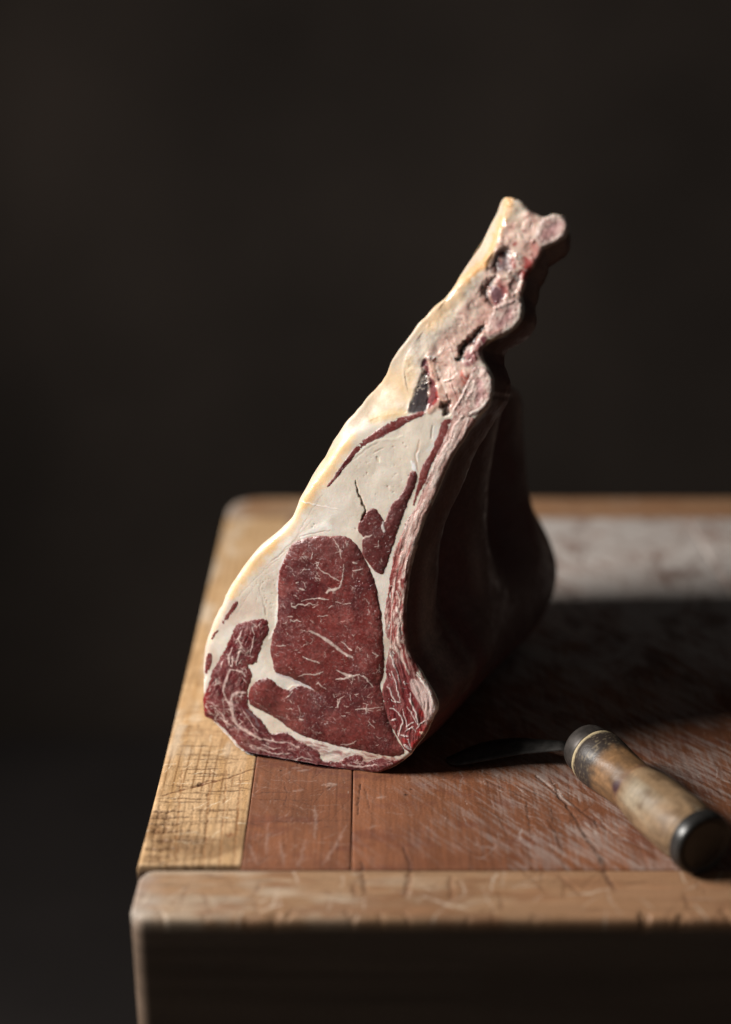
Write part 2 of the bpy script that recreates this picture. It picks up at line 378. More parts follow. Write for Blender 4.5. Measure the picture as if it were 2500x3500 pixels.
board('plank', SEAM2+.0003, XR-.06, YF, YB-.0615, axis(SEAM2+.0003, XR-.06, [(1, .004)]), axis(YF, YB-.062, [(.25, .0012), (1, .004)]), col_centre(83, 1.), (.0006, .0006, .0005, .0006))
board('side_board', XR-.0595, XR, YF+.0002, YB-.0615, axis(XR-.0595, XR, [(1, .003)]), axis(YF, YB-.062, [(1, .004)]), col_left, (.0006, .003, .0006, .0006))
board('end_board', XL+.003, XR, 0., YF-.0008, np.r_[np.linspace(XL+.003, XL+.016, 24), axis(XL+.016, XR, [(.3, .001), (1, .004)])[1:]],
      np.r_[np.linspace(0, .010, 18), axis(.010, YF-.0008, [(1, .0008)])[1:]], col_cross(5, 1), (.0025, .003, .0048, .0012), (.009, .010, .004, .010), label='light worn end board along the front of the table')
board('end_board', XL, XR, YB-.061, YB, axis(XL, XR, [(1, .003)]), axis(YB-.061, YB, [(1, .003)]), col_cross(25, 1), (.004, .004, .0006, .006), (.0, .0, .035, .035))
# core under the boards, so that the joints are dark, then rails and legs
def boxmesh(name, a, b, mat, bev=.004):
    import bmesh
    bm = bmesh.new(); bmesh.ops.create_cube(bm, size=1)
    for v in bm.verts: v.co = Vector(((a[0]+b[0])/2+v.co.x*(b[0]-a[0]), (a[1]+b[1])/2+v.co.y*(b[1]-a[1]), (a[2]+b[2])/2+v.co.z*(b[2]-a[2])))
    if bev: bmesh.ops.bevel(bm, geom=bm.edges[:], offset=bev, segments=2, affect='EDGES')
    me = bpy.data.meshes.new(name); bm.to_mesh(me); bm.free(); me.materials.append(mat)
    o = bpy.data.objects.new(name, me); COL.objects.link(o); return o
keep(boxmesh('rail', (XL+.03, .03, -.24), (XR-.03, .055, -.1405), M_WOOD_D), table)
keep(boxmesh('rail', (XL+.03, YB-.055, -.24), (XR-.03, YB-.03, -.1405), M_WOOD_D), table)
for lx in (XL+.05, XR-.05):
    for ly in (.05, YB-.05):
        keep(boxmesh('leg', (lx-.035, ly-.035, -.86), (lx+.035, ly+.035, -.1408), M_WOOD_D), table)

# ================================================================== MEAT
PHI = math.radians(18); LAM = math.radians(11)
P0 = on_table(1300, 2647) + np.array([0, 0, .0])
tv = np.array([math.cos(PHI), -math.sin(PHI), 0]); bv = np.array([math.sin(PHI), math.cos(PHI), 0])
wv = np.array([0, 0, 1])*math.cos(LAM)+bv*math.sin(LAM)
nv = -bv*math.cos(LAM)+np.array([0, 0, 1])*math.sin(LAM)
def UV(px, py):
    p = on_plane(px, py, P0, nv)-P0; return (float(np.dot(p, tv)), float(np.dot(p, wv)))
PX = .000196           # metres per photograph pixel on the face
def zf(ox, oy, s):
    return lambda *pts: [UV(ox+x*s, oy+y*s) for x, y in pts]
A1 = zf(1250, 600, .4926); A2 = zf(900, 1300, .4926); A3 = zf(650, 1800, .5542); A9 = zf(1250, 1750, .3958)
A10 = zf(1450, 650, .3387); A8 = zf(1250, 1150, .3079)

def chaikin(p, n=1, closed=True):
    p = np.asarray(p, np.float64)
    for _ in range(n):
        if closed:
            q = np.roll(p, -1, 0); p = np.stack([p*.75+q*.25, p*.25+q*.75], 1).reshape(-1, 2)
        else:
            a, b = p[:-1], p[1:]; m = np.stack([a*.75+b*.25, a*.25+b*.75], 1).reshape(-1, 2); p = np.vstack([p[:1], m, p[-1:]])
    return p

OUT = (A1((945, 150), (1000, 146), (1060, 163), (1110, 200), (1140, 250), (1190, 270), (1230, 292), (1270, 273), (1320, 264), (1370, 280), (1405, 320), (1412, 370), (1390, 422), (1340, 462),
          (1290, 482), (1240, 507), (1210, 547), (1190, 592), (1165, 640), (1130, 680), (1112, 720), (1108, 770), (1082, 820), (1088, 860), (1097, 900), (1097, 960), (1075, 1012), (1035, 1065), (985, 1105),
          (920, 1130), (870, 1155), (815, 1195), (800, 1245), (830, 1300), (870, 1370), (890, 1425), (888, 1500))
       + A2((1590, 110), (1580, 150), (1540, 210), (1485, 270), (1440, 335), (1400, 400), (1345, 480), (1300, 560), (1260, 640), (1220, 740), (1180, 840), (1132, 940), (1092, 1040))
       + A3((1402, 110), (1376, 200), (1352, 300), (1340, 400), (1332, 500), (1332, 600), (1342, 700), (1358, 780), (1392, 850), (1432, 910), (1482, 980), (1512, 1040), (1532, 1100), (1522, 1150), (1495, 1190), (1482, 1230),
            (1450, 1290), (1400, 1350), (1370, 1400), (1330, 1440), (1270, 1480), (1200, 1512), (1150, 1524), (1080, 1514), (980, 1502), (850, 1497), (740, 1482), (640, 1462), (560, 1442), (470, 1430), (400, 1422), (350, 1414),
            (310, 1387), (270, 1357), (240, 1312), (190, 1262), (150, 1217), (120, 1190), (82, 1178), (78, 1130), (73, 1080), (79, 1020), (76, 960), (79, 900), (71, 850), (77, 800), (84, 740), (104, 670), (130, 600), (160, 530),
            (200, 470), (213, 420), (238, 380), (278, 310), (328, 240), (378, 170), (438, 110))
       + A2((60, 1078), (132, 1015), (190, 960), (224, 890), (249, 810), (289, 740), (328, 650), (369, 590), (418, 520), (454, 440), (499, 380), (549, 310), (599, 250), (649, 190), (699, 120), (758, 50))
       + A1((88, 1424), (130, 1368), (180, 1270), (250, 1180), (310, 1110), (360, 1030), (430, 960), (500, 890), (560, 840), (620, 760), (650, 690), (690, 600), (740, 500), (790, 420), (840, 340), (880, 260), (910, 190)))
OUT = np.array(OUT)
# small natural raggedness, then smoothing
OUTs = chaikin(OUT, 1)
ph = np.arange(len(OUTs)); OUTs = OUTs+(np.random.RandomState(9).rand(len(OUTs), 2)-.5)*.0007
OUTs = chaikin(OUTs, 1)

G = .00042
u0, u1 = OUTs[:, 0].min()-.004, OUTs[:, 0].max()+.004; v0, v1 = OUTs[:, 1].min()-.004, OUTs[:, 1].max()+.004
us = np.arange(u0, u1, G, dtype=np.float32); vsx = np.arange(v0, v1, G, dtype=np.float32)
U, Vv = np.meshgrid(us, vsx); SH = U.shape

def sdf_pts(x, y, poly):
    D = np.full(x.shape, 1e9, np.float32); ins = np.zeros(x.shape, bool)
    n = len(poly)
    for k in range(n):
        ax, ay = poly[k]; bx, by = poly[(k+1) % n]; dx, dy = bx-ax, by-ay
        t = np.clip(((x-ax)*dx+(y-ay)*dy)/(dx*dx+dy*dy+1e-14), 0, 1)
        D = np.minimum(D, (x-ax-t*dx)**2+(y-ay-t*dy)**2)
        if dy != 0:
            c = ((ay > y) != (by > y)) & (x < (dx)*(y-ay)/dy+ax); ins ^= c
    return np.where(ins, -1, 1)*np.sqrt(D)
def sdf(poly, margin=.004):
    poly = np.asarray(poly); R = np.full(SH, .05, np.float32)
    i0, i1 = np.searchsorted(us, [poly[:, 0].min()-margin, poly[:, 0].max()+margin]); j0, j1 = np.searchsorted(vsx, [poly[:, 1].min()-margin, poly[:, 1].max()+margin])
    cu, cvv = U[j0:j1:6, i0:i1:6], Vv[j0:j1:6, i0:i1:6]
    c = sdf_pts(cu, cvv, poly)
    full = np.repeat(np.repeat(c, 6, 0), 6, 1)[:j1-j0, :i1-i0]
    # bilinear refinement away from the edge, exact near it
    x, y = U[j0:j1, i0:i1], Vv[j0:j1, i0:i1]
    near = np.abs(full) < .0055
    full = full.copy(); full[near] = sdf_pts(x[near], y[near], poly)
    if (~near).any():
        fi = (np.arange(i1-i0)/6.); fj = (np.arange(j1-j0)/6.)
        a = np.minimum(fi.astype(int), c.shape[1]-2); b = np.minimum(fj.astype(int), c.shape[0]-2)
        ta = np.clip(fi-a, 0, 1)[None]; tb = np.clip(fj-b, 0, 1)[:, None]
        bl = (c[np.ix_(b, a)]*(1-ta)+c[np.ix_(b, a+1)]*ta)*(1-tb)+(c[np.ix_(b+1, a)]*(1-ta)+c[np.ix_(b+1, a+1)]*ta)*tb
        full = np.where(near, full, bl)
    R[j0:j1, i0:i1] = full; return R

S_OUT = sdf(OUTs)
WARP = (.0011*(fbm(U*420, Vv*420, 301, 2)-.5)+.0016*(fbm(U*110, Vv*110, 303, 2)-.5), .0011*(fbm(U*420, Vv*420, 307, 2)-.5)+.0016*(fbm(U*110, Vv*110, 311, 2)-.5), .45+1.1*fbm(U*330, Vv*330, 313, 2))
# photo rows and columns of each face point, used only to place the tissues along the cut
W3 = P0+U[..., None]*tv+Vv[..., None]*wv - CAM
zc = W3@FW; PYg = 1750-FPX*(W3@UP)/zc; PXg = 1250+FPX*W3[..., 0]/zc
del W3

# ---- face edge: the line where the outer fat turns into the cut face
EDGE = (A10((850, 80), (835, 250), (775, 350), (742, 450), (720, 560), (660, 680), (560, 780), (440, 880), (345, 965), (250, 1070), (170, 1165), (100, 1260), (30, 1370))
        + A8((455, 180), (425, 300), (420, 420), (445, 560), (478, 680), (470, 770), (452, 862), (330, 852), (200, 872), (100, 912), (0, 950))
        + A2((600, 372), (540, 450), (480, 540), (425, 615), (372, 680), (322, 752), (275, 825), (235, 900)) + A2((205, 975), (150, 1035), (75, 1100))
        + A3((450, 128), (392, 188), (342, 258), (294, 325), (254, 392), (232, 432), (216, 478), (178, 545), (148, 612), (124, 680), (104, 752), (94, 830), (92, 900)))
EDGEs = chaikin(EDGE, 1, closed=False)
# band polygon = outline's left chain + edge
iTop = np.argmin(np.hypot(*(OUTs-np.array(A1((1010, 146))[0])).T)); iBot = np.argmin(np.hypot(*(OUTs-np.array(A3((79, 905))[0])).T))
chain = OUTs[iBot:] if iBot < len(OUTs) else OUTs
chain = np.vstack([OUTs[iBot:], OUTs[:iTop+1]])
BAND = np.vstack([EDGEs, chain])
S_BAND = sdf(BAND)
bm_ = (S_BAND < .004)
E_D = np.full(SH, .05, np.float32); E_D[bm_] = seg_dist(U[bm_], Vv[bm_], EDGEs)[0]
kb = np.interp(PYg, [700, 980, 1050, 1200, 1380, 1480, 1600, 2300], [1.5, 1.3, .75, .62, .75, 1.2, 1.5, 1.5]).astype(np.float32)
inb = (S_BAND < 0) | ((S_OUT > -.0012) & (S_BAND < .0025))
drop = np.where(inb, np.sqrt((kb*E_D)**2+.0012**2)-.0012, 0)
def boxblur(A, r):
    for ax in (0, 1):
        c = np.cumsum(np.concatenate([np.zeros_like(np.take(A, [0], ax)), np.pad(A, [(r, r) if k == ax else (0, 0) for k in (0, 1)], mode='edge')], ax), ax)
        n = A.shape[ax]; A = (np.take(c, np.arange(2*r+1, 2*r+1+n), ax)-np.take(c, np.arange(0, n), ax))/(2*r+1)
    return A
mk_ = ((S_OUT < .0006) | inb).astype(np.float64)
for _ in range(2):
    pass
for r_ in (6, 6, 16, 16):
    bl_ = boxblur(drop.astype(np.float64)*mk_, r_)/np.maximum(boxblur(mk_, r_), 1e-3); wz = mk_ if r_ == 6 else mk_*sst(1000, 1080, PYg)*sst(1540, 1440, PYg); drop = drop*(1-wz)+bl_*wz

# ---- base height of the face
H = .0016*(fbm(U*45, Vv*45, 2, 2)-.5)+.00022*(fbm(U*170, Vv*170, 6, 2)-.5)
upper = sst(1560, 1250, PYg)
H += upper*(.0022*(fbm(U*90, Vv*90, 16, 2)-.5)+.0004*(fbm(U*420, Vv*420, 19, 2)-.5))*np.where(inb, .3, 1)
d = np.clip(-S_OUT, 0, 1); Rr = .0028
q = np.clip(1-d/Rr, 0, 1); H -= Rr*(1-np.sqrt(np.maximum(1-q*q, 0)))*np.where(inb, .3, 1)
H -= drop
H = H.astype(np.float32)

# ---- colours, two layers: fat ground and lean on top
FATC = np.zeros(SH+(3,), np.float32); FATC[:] = (.64, .565, .48)
n1 = fbm(U*60, Vv*60, 21, 3); n2 = fbm(U*260, Vv*260, 25, 3)
FATC *= (.93+.12*n1+.06*n2)[..., None]
FATC[:] = lerp3(FATC, (.56, .42, .345), sst(.45, .72, fbm(U*38, Vv*38, 29, 3))*.5)
FATC[:] = lerp3(FATC, (.70, .64, .56), sst(.55, .75, fbm(U*90, Vv*55, 35, 3))*.6)
# seam side of the fat near the eye is cooler and whiter
FATC[:] = lerp3(FATC, (.74, .70, .66), sst(1600, 1800, PYg)*sst(.45, .65, n1)*.5)
WET = np.zeros(SH, np.float32)
# outer fat skin
FATC[:] = lerp3(FATC, (.455, .36, .265), np.where(inb, sst(.0, .003, E_D), 0)*.9)
yb = sst(.42, .66, fbm(U*34, Vv*34, 41, 3))
FATC[:] = lerp3(FATC, (.58, .40, .21), np.where(inb, 1, 0)*yb*sst(1500, 1200, PYg)*sst(980, 1060, PYg)*.75)

px = PX
def P(layer, pts, wpx, col, alpha=1., dh=0., feather=.6, taper=.35):
    paint(layer, H, U, Vv, pts, wpx*px, col, alpha, dh*.32, feather, taper)
ORANGE = (.74, .475, .215)
# orange rim on the cut side of the edge
P(FATC, A2((600, 395), (545, 475), (480, 570), (425, 650), (375, 720), (325, 790), (285, 850)), 21, ORANGE, .8, 0, .9, .2)
P(FATC, A2((285, 850), (235, 940), (190, 1010), (110, 1100), (30, 1180)), 17, ORANGE, .62, 0, .95, .2)
P(FATC, A3((520, 95), (430, 190), (380, 245), (330, 310), (285, 375), (255, 430)), 18, ORANGE, .78, 0, .95, .3)
P(FATC, A3((215, 490), (180, 560), (150, 640), (125, 720)), 9, ORANGE, .3, 0, .95, .3)
P(FATC, A10((860, 110), (840, 220), (790, 330), (755, 430), (735, 530), (690, 640), (620, 730), (520, 810), (430, 890)), 19, (.56, .29, .085), .9, 0, .9, .25)
P(FATC, A10((400, 930), (300, 1040), (220, 1130), (140, 1240), (60, 1340)), 34, (.60, .37, .17), .65, 0, .95, .25)
P(FATC, A8((480, 280), (470, 400), (490, 520), (500, 640)), 28, (.60, .41, .21), .6, 0, .95, .3)
P(FATC, A8((430, 850), (320, 855), (200, 880), (60, 940)), 15, (.60, .42, .20), .75, 0, .9, .3)

# ---- upper connective tissue (pinkish) between outer fat and rib ends
TIS = A1((1130, 245), (1190, 275), (1215, 360), (1190, 470), (1200, 540), (1130, 680), (1105, 770), (1085, 850), (930, 900), (850, 1030), (820, 1180), (800, 1240), (740, 1330), (690, 1480), (600, 1650), (520, 1600), (440, 1640),
         (400, 1480), (390, 1340), (430, 1250), (520, 1110), (640, 960), (780, 770), (880, 600), (930, 450), (960, 330), (1040, 290))
S_T = sdf(chaikin(TIS, 1)); mT = sst(.003, -.002, S_T+.004*(fbm(U*160, Vv*160, 44, 3)-.5))
tis = np.zeros(SH+(3,), np.float32); tis[:] = (.66, .47, .395)
tn = fbm(U*130, Vv*130, 47, 4)
tis[:] = lerp3(tis, (.72, .59, .50), sst(.48, .7, tn)*.9); tis[:] = lerp3(tis, (.42, .22, .185), sst(.5, .75, fbm(U*70, Vv*70, 53, 3))*.6)
FATC = FATC*(1-mT[..., None])+tis*mT[..., None]
H += mT*(.0008*(tn-.5))
# cavities, dried dark lean, clots
DK = (.020, .015, .016); PUR = (.085, .042, .055); RED = (.30, .035, .03); WHT = (.74, .67, .60)
def blob(layer, poly, col, alpha=1., dh=0., soft=.0020, rag=.003, fr=240, seed=60):
    s = sdf(chaikin(poly, 1)); m = sst(soft, -soft, s+rag*(fbm(U*fr, Vv*fr, seed, 3)-.5))*alpha
    layer[:] = lerp3(layer, col, m)
    if dh: H[:] += dh*.45*m
blob(FATC, A10((720, 640), (800, 590), (850, 600), (870, 680), (860, 760), (900, 830), (830, 850), (760, 830), (720, 860), (650, 770)), PUR, .9, -.005, .0030)
blob(FATC, A10((730, 640), (840, 600), (850, 650), (740, 740), (730, 830), (670, 770)), DK, .8, -.002, .0030)
P(FATC, A10((870, 690), (900, 740), (880, 800)), 16, (.28, .17, .17), .6, .001)
blob(FATC, A10((740, 870), (660, 890), (590, 960), (580, 1040), (620, 1110), (690, 1180), (710, 1160), (660, 1080), (650, 1010), (700, 940)), DK, .92, -.005, .0022)
blob(FATC, A10((700, 970), (780, 930), (830, 1000), (820, 1090), (770, 1150), (710, 1170), (660, 1090), (660, 1020)), (.16, .075, .09), .95, -.001, .0012)
P(FATC, A10((760, 900), (800, 960), (840, 1050)), 14, (.33, .09, .08), .7, .0006)
P(FATC, A10((900, 860), (950, 880), (910, 960), (880, 1010)), 14, (.07, .055, .06), .9, -.003)
P(FATC, A10((1030, 700), (1070, 760), (1030, 840), (1010, 900)), 14, (.28, .02, .02), .9, -.001)
P(FATC, A10((1120, 560), (1150, 620), (1120, 700)), 16, (.50, .19, .17), .7, 0, .9)
P(FATC, A10((940, 660), (960, 700)), 9, WHT, .8, .001); P(FATC, A10((900, 700), (920, 780)), 8, (.34, .07, .06), .8)
P(FATC, A10((790, 880), (850, 860), (900, 830)), 11, (.60, .45, .38), .8, .0015)
P(FATC, A10((830, 950), (890, 940), (870, 1000)), 12, (.58, .36, .31), .7, .001)
P(FATC, A10((1000, 930), (930, 980), (880, 1050), (820, 1110)), 9, (.64, .46, .4), .8, .001)
P(FATC, A10((960, 330), (900, 350), (850, 350)), 12, (.40, .20, .15), .6); P(FATC, A10((930, 540), (920, 550)), 8, (.35, .06, .05), .8)
P(FATC, A10((1000, 170), (940, 230), (870, 300)), 28, (.50, .40, .31), .6, -.003, .9)
P(FATC, A10((1040, 330), (1130, 310), (1190, 290)), 9, (.5, .3, .26), .5)
# crack by the middle rib
P(FATC, A10((600, 1385), (560, 1430), (510, 1460), (490, 1520), (430, 1530), (390, 1580), (380, 1650), (350, 1700)), 10, DK, .95, -.006, .5, .2)
P(FATC, A10((540, 1440), (470, 1510), (420, 1600)), 16, (.10, .05, .042), .7, -.003, .8)
P(FATC, A10((610, 1500), (560, 1560), (520, 1620), (470, 1680), (440, 1740)), 17, (.17, .055, .065), .8, .0012, .8)
P(FATC, A10((620, 1490), (600, 1530)), 9, (.16, .03, .05), .9); P(FATC, A10((560, 1540), (530, 1600), (480, 1640)), 6, (.42, .2, .18), .7, .001)
P(FATC, A8((1040, 160), (1060, 200)), 7, (.05, .022, .02), .95, -.004); P(FATC, A8((1010, 250), (1050, 245), (1095, 240)), 9, (.05, .05, .05), .9, -.002)
P(FATC, A8((1010, 230), (1060, 215)), 3, WHT, .8, .001); P(FATC, A8((1030, 240), (1075, 250)), 4, (.6, .58, .55), .7, .001)
P(FATC, A8((1140, 210), (1180, 250), (1150, 310)), 18, (.34, .13, .14), .7, 0, .9)
P(FATC, A8((1090, 430), (1130, 460), (1110, 510)), 15, (.58, .12, .085), .85, .0006, .8); P(FATC, A8((1110, 400), (1125, 440)), 5, (.75, .6, .52), .7, .0006)
P(FATC, A8((860, 770), (900, 800), (905, 850), (880, 870)), 12, (.06, .03, .022), .95, -.005, .6)
P(FATC, A8((940, 720), (910, 780)), 8, (.16, .07, .06), .8, -.002)
# tendon lines and pale cords
for a, w in ((((830, 110), (815, 200)), 3), (((900, 40), (940, 150), (975, 250), (1000, 350), (1040, 440)), 4), (((800, 340), (840, 440), (880, 550), (905, 640)), 4),
             (((730, 210), (830, 240)), 3), (((870, 100), (830, 180)), 3), (((980, 470), (1040, 420)), 3)):
    P(FATC, A8(*a), w, (.74, .62, .55), .75, .0006, .7)
P(FATC, A8((690, 220), (730, 270), (750, 400), (790, 500), (830, 590), (850, 660), (830, 730), (760, 790), (710, 840)), 11, (.60, .38, .30), .9, .0014, .7, .25)
P(FATC, A8((700, 230), (740, 225), (730, 250)), 8, (.78, .7, .66), .8, .001); P(FATC, A8((780, 470), (820, 570)), 4, (.75, .6, .54), .7, .0004)
P(FATC, A8((960, 560), (1000, 500), (960, 640), (920, 660)), 14, (.46, .21, .18), .55, 0, .9)
rq = np.random.RandomState(77)
jj, ii = np.nonzero(S_T < -.001)
for k in rq.randint(0, len(jj), 200):
    x, y = us[ii[k]], vsx[jj[k]]; a = rq.normal(-.9, .6); l = rq.uniform(.0008, .0035)
    c = [(.78, .68, .60), (.74, .60, .53), (.40, .13, .11), (.30, .10, .09), (.62, .36, .31)][rq.randint(5)]
    paint(FATC, H, U, Vv, [(x-l*math.cos(a), y-l*math.sin(a)), (x+rq.normal()*.0004, y), (x+l*math.cos(a), y+l*math.sin(a))], rq.uniform(.0002, .0007), c, rq.uniform(.2, .65), rq.normal()*.0003, .7, .6)
# dried dark lean patch with pale crumbs
blob(FATC, A8((690, 400), (640, 400), (600, 480), (560, 560), (530, 660), (490, 750), (465, 850), (560, 860), (650, 850), (690, 820), (700, 700), (710, 560), (700, 460)), (.040, .031, .036), .97, -.0015, .0012)
blob(FATC, A8((640, 260), (690, 240), (690, 330), (720, 440), (770, 520), (810, 610), (805, 690), (760, 760), (700, 830), (690, 800), (700, 680), (715, 540), (690, 420), (620, 350)), (.20, .038, .05), .9, -.0006, .0009)
P(FATC, A8((795, 620), (800, 690), (760, 750)), 5, (.42, .05, .045), .8); P(FATC, A8((655, 270), (630, 330)), 8, (.06, .02, .03), .9, -.001)
rc = np.random.RandomState(2)
for _ in range(34):
    x = rc.normal(600, 35); y = rc.normal(540, 90); x += (540-y)*.4
    P(FATC, A8((x, y), (x+rc.normal()*10, y+rc.normal()*10)), rc.uniform(1.2, 3.2), (.55, .47, .4), .8, .0005)
P(FATC, A8((640, 370), (600, 420), (570, 500), (520, 560)), 12, (.66, .56, .48), .55, .0006, .9)

# creases and marks in the fat
P(FATC, A2((640, 695), (650, 750), (672, 810), (695, 870), (705, 905), (680, 970)), 3.2, (.14, .085, .045), .95, -.0022, .5, .6)
P(FATC, A2((705, 900), (690, 945), (678, 975)), 3.0, (.03, .012, .01), .95, -.002)
P(FATC, A2((575, 560), (640, 520), (720, 460), (800, 420), (930, 400), (965, 380)), 4, (.78, .715, .61), .7, .0003, .8)
P(FATC, A2((585, 575), (650, 535), (730, 475), (800, 440)), 2.5, (.58, .49, .40), .5, -.0003)
P(FATC, A2((770, 510), (800, 490), (830, 478)), 2.5, (.56, .46, .36), .7, -.0006); P(FATC, A2((795, 540), (805, 570)), 5, (.6, .5, .36), .6, -.0008)
P(FATC, A2((1085, 420), (1065, 520), (1070, 600), (1080, 640)), 3.5, (.50, .32, .22), .6, -.0004); P(FATC, A2((1030, 560), (1045, 590), (1055, 620)), 8, (.80, .80, .82), .8, .0004)
P(FATC, A2((1170, 320), (1165, 400)), 3, (.45, .38, .34), .7, -.0008); P(FATC, A2((1200, 330), (1190, 430), (1150, 480)), 8, (.66, .66, .66), .6, 0, .9)
P(FATC, A2((1080, 490), (1075, 560)), 5, (.78, .74, .70), .6, .0004)
for x, y in ((970, 435), (990, 455), (900, 770), (640, 1030), (1010, 660), (900, 460), (350, 990), (720, 640), (860, 730), (340, 1010)):
    P(FATC, A2((x, y), (x+7, y+5)), 3, (.52, .43, .36), .6, -.0008)
P(FATC, A2((260, 845), (330, 855), (420, 880), (520, 890)), 2, (.76, .71, .64), .8, .0004)
P(FATC, A2((270, 1090), (340, 1040), (400, 1015), (435, 1003), (470, 1025)), 11, (.78, .75, .70), .8, .0004, .8)
P(FATC, A2((250, 1085), (340, 1060), (470, 1040)), 1.6, (.42, .33, .27), .6, -.0006)
for a in (((410, 800), (340, 900), (270, 1010), (220, 1100), (120, 1200), (0, 1310)), ((330, 970), (230, 1090), (100, 1230)), ((240, 1090), (170, 1170), (60, 1250))):
    P(FATC, A2(*a), 1.5, (.50, .40, .32), .55, -.0002, .6, .3)
for a in (((640, 110), (560, 190), (460, 270), (370, 350), (300, 430)), ((600, 140), (500, 220)), ((420, 330), (350, 430), (290, 540))):
    P(FATC, A3(*a), 1.6, (.52, .42, .34), .5, -.0002, .6, .5)
P(FATC, A3((440, 330), (435, 400), (455, 470), (465, 540)), 2.5, (.55, .46, .38), .5, -.0003); P(FATC, A3((460, 490), (465, 540)), 4, (.48, .36, .28), .6, -.0004)
P(FATC, A3((585, 205), (560, 260), (548, 340), (545, 400)), 7, (.72, .74, .80), .7, .0003, .7)
P(FATC, A3((545, 420), (545, 520), (535, 620), (495, 690)), 6, (.78, .74, .71), .7, .0006, .7)
rc = np.random.RandomState(8)
for _ in range(40):
    x = rc.uniform(380, 540); y = rc.uniform(260, 560)
    P(FATC, A3((x, y), (x+4, y+4)), rc.uniform(1, 2.4), (.5, .42, .34), .5, -.0005)
for _ in range(60):
    x = rc.uniform(620, 1150); y = rc.uniform(420, 850)
    P(FATC, A2((x, y), (x+4, y+4)), rc.uniform(1, 2.4), (.56, .47, .38), .4, -.0004)
# skin flap at lower left, folds in the lower fat
P(FATC, A3((150, 1215), (200, 1250), (240, 1300), (290, 1350), (340, 1395)), 16, (.58, .52, .49), .8, 0, .8)
for a in (((160, 1235), (190, 1260), (230, 1280)), ((250, 1310), (300, 1340), (345, 1390)), ((200, 1225), (240, 1270), (260, 1310)), ((290, 1330), (335, 1365), (365, 1405))):
    P(FATC, A3(*a), 3, (.76, .72, .68), .7, .0008); 
P(FATC, A3((180, 1265), (260, 1340), (320, 1400)), 3, (.2, .15, .13), .6, -.001)

# ---- lean layer
LEAN = np.zeros(SH+(3,), np.float32); LEAN[:] = (.148, .029, .026)
ln = fbm(U*48, Vv*48, 71, 3)
LEAN[:] = lerp3(LEAN, (.082, .016, .018), sst(.45, .72, ln)*.85); LEAN[:] = lerp3(LEAN, (.235, .062, .054), sst(.5, .78, fbm(U*70, Vv*70, 75, 3))*.6)
th = 1.05; ga = U*math.cos(th)+Vv*math.sin(th); gb = -U*math.sin(th)+Vv*math.cos(th)
LEAN *= (.74+.52*fbm(gb*420, ga*1300, 79, 3))[..., None]
LEAN *= (.82+.36*fbm(U*1500, Vv*1500, 83, 2))[..., None]
net = 1-np.abs(2*fbm(ga*300, gb*520, 87, 2)-1)          # pale hair-fine connective net between muscle bundles
LEAN[:] = lerp3(LEAN, (.36, .20, .18), sst(.90, .995, net)*.32*sst(.42, .6, fbm(U*60, Vv*60, 89, 2)))
H2 = (.00035*(fbm(gb*300, ga*900, 79, 3)-.5)+.0006*(fbm(U*120, Vv*120, 97, 2)-.5)).astype(np.float32)           # relief of the lean only
def PL(pts, wpx, col, alpha=1., dh=0.00012, feather=.6, taper=.45):
    paint(LEAN, H2, U, Vv, pts, wpx*px*.8, col, alpha*.82, dh*.4, feather, taper)

EYE = A3((600, 175), (625, 120), (680, 85), (760, 68), (830, 62), (880, 68), (915, 62), (960, 70), (1002, 92), (1036, 132), (1060, 178), (1085, 232), (1110, 282), (1133, 350), (1150, 420), (1163, 500), (1177, 560), (1183, 640), (1187, 720), (1191, 800), (1191, 880),
         (1180, 940), (1160, 968), (1172, 1010), (1190, 1080), (1208, 1150), (1230, 1220), (1258, 1290), (1292, 1345), (1318, 1388), (1290, 1405), (1230, 1412), (1160, 1400), (1090, 1385), (1010, 1368), (930, 1348), (860, 1330), (770, 1308),
         (670, 1272), (610, 1238), (565, 1198), (505, 1158), (445, 1128), (395, 1108), (368, 1085), (366, 1045), (374, 1002), (402, 966), (440, 943), (482, 940), (515, 958), (545, 990), (585, 1014), (625, 1018), (655, 992), (700, 992), (750, 1014), (802, 1034),
         (815, 1030), (745, 982), (690, 956), (625, 925), (570, 905), (530, 890), (516, 840), (507, 790), (502, 740), (512, 680), (528, 630), (547, 580), (549, 520), (545, 450), (547, 380), (550, 300), (562, 255), (580, 218))
CAP = A3((292, 612), (350, 597), (400, 582), (462, 577), (474, 622), (470, 668), (444, 690), (432, 740), (412, 800), (398, 838), (372, 842), (352, 812), (338, 822), (348, 862), (368, 905), (372, 950), (350, 978), (342, 1020), (347, 1060), (340, 1108), (370, 1152), (420, 1192), (458, 1240), (482, 1286),
         (540, 1292), (590, 1280), (625, 1298), (650, 1322), (700, 1342), (745, 1372), (795, 1395), (790, 1430), (820, 1455), (900, 1462), (960, 1440), (1000, 1415), (1060, 1420), (1050, 1450), (1100, 1462), (1150, 1440), (1200, 1440), (1270, 1452), (1330, 1440),
         (1270, 1476), (1200, 1507), (1150, 1519), (1080, 1509), (980, 1497), (850, 1492), (740, 1477), (640, 1457), (560, 1437), (470, 1425), (410, 1416), (360, 1388), (312, 1340), (262, 1292), (205, 1232), (150, 1192), (84, 1176),
         (80, 1130), (80, 1080), (95, 1040), (115, 990), (138, 930), (158, 872), (190, 822), (226, 752), (262, 682))
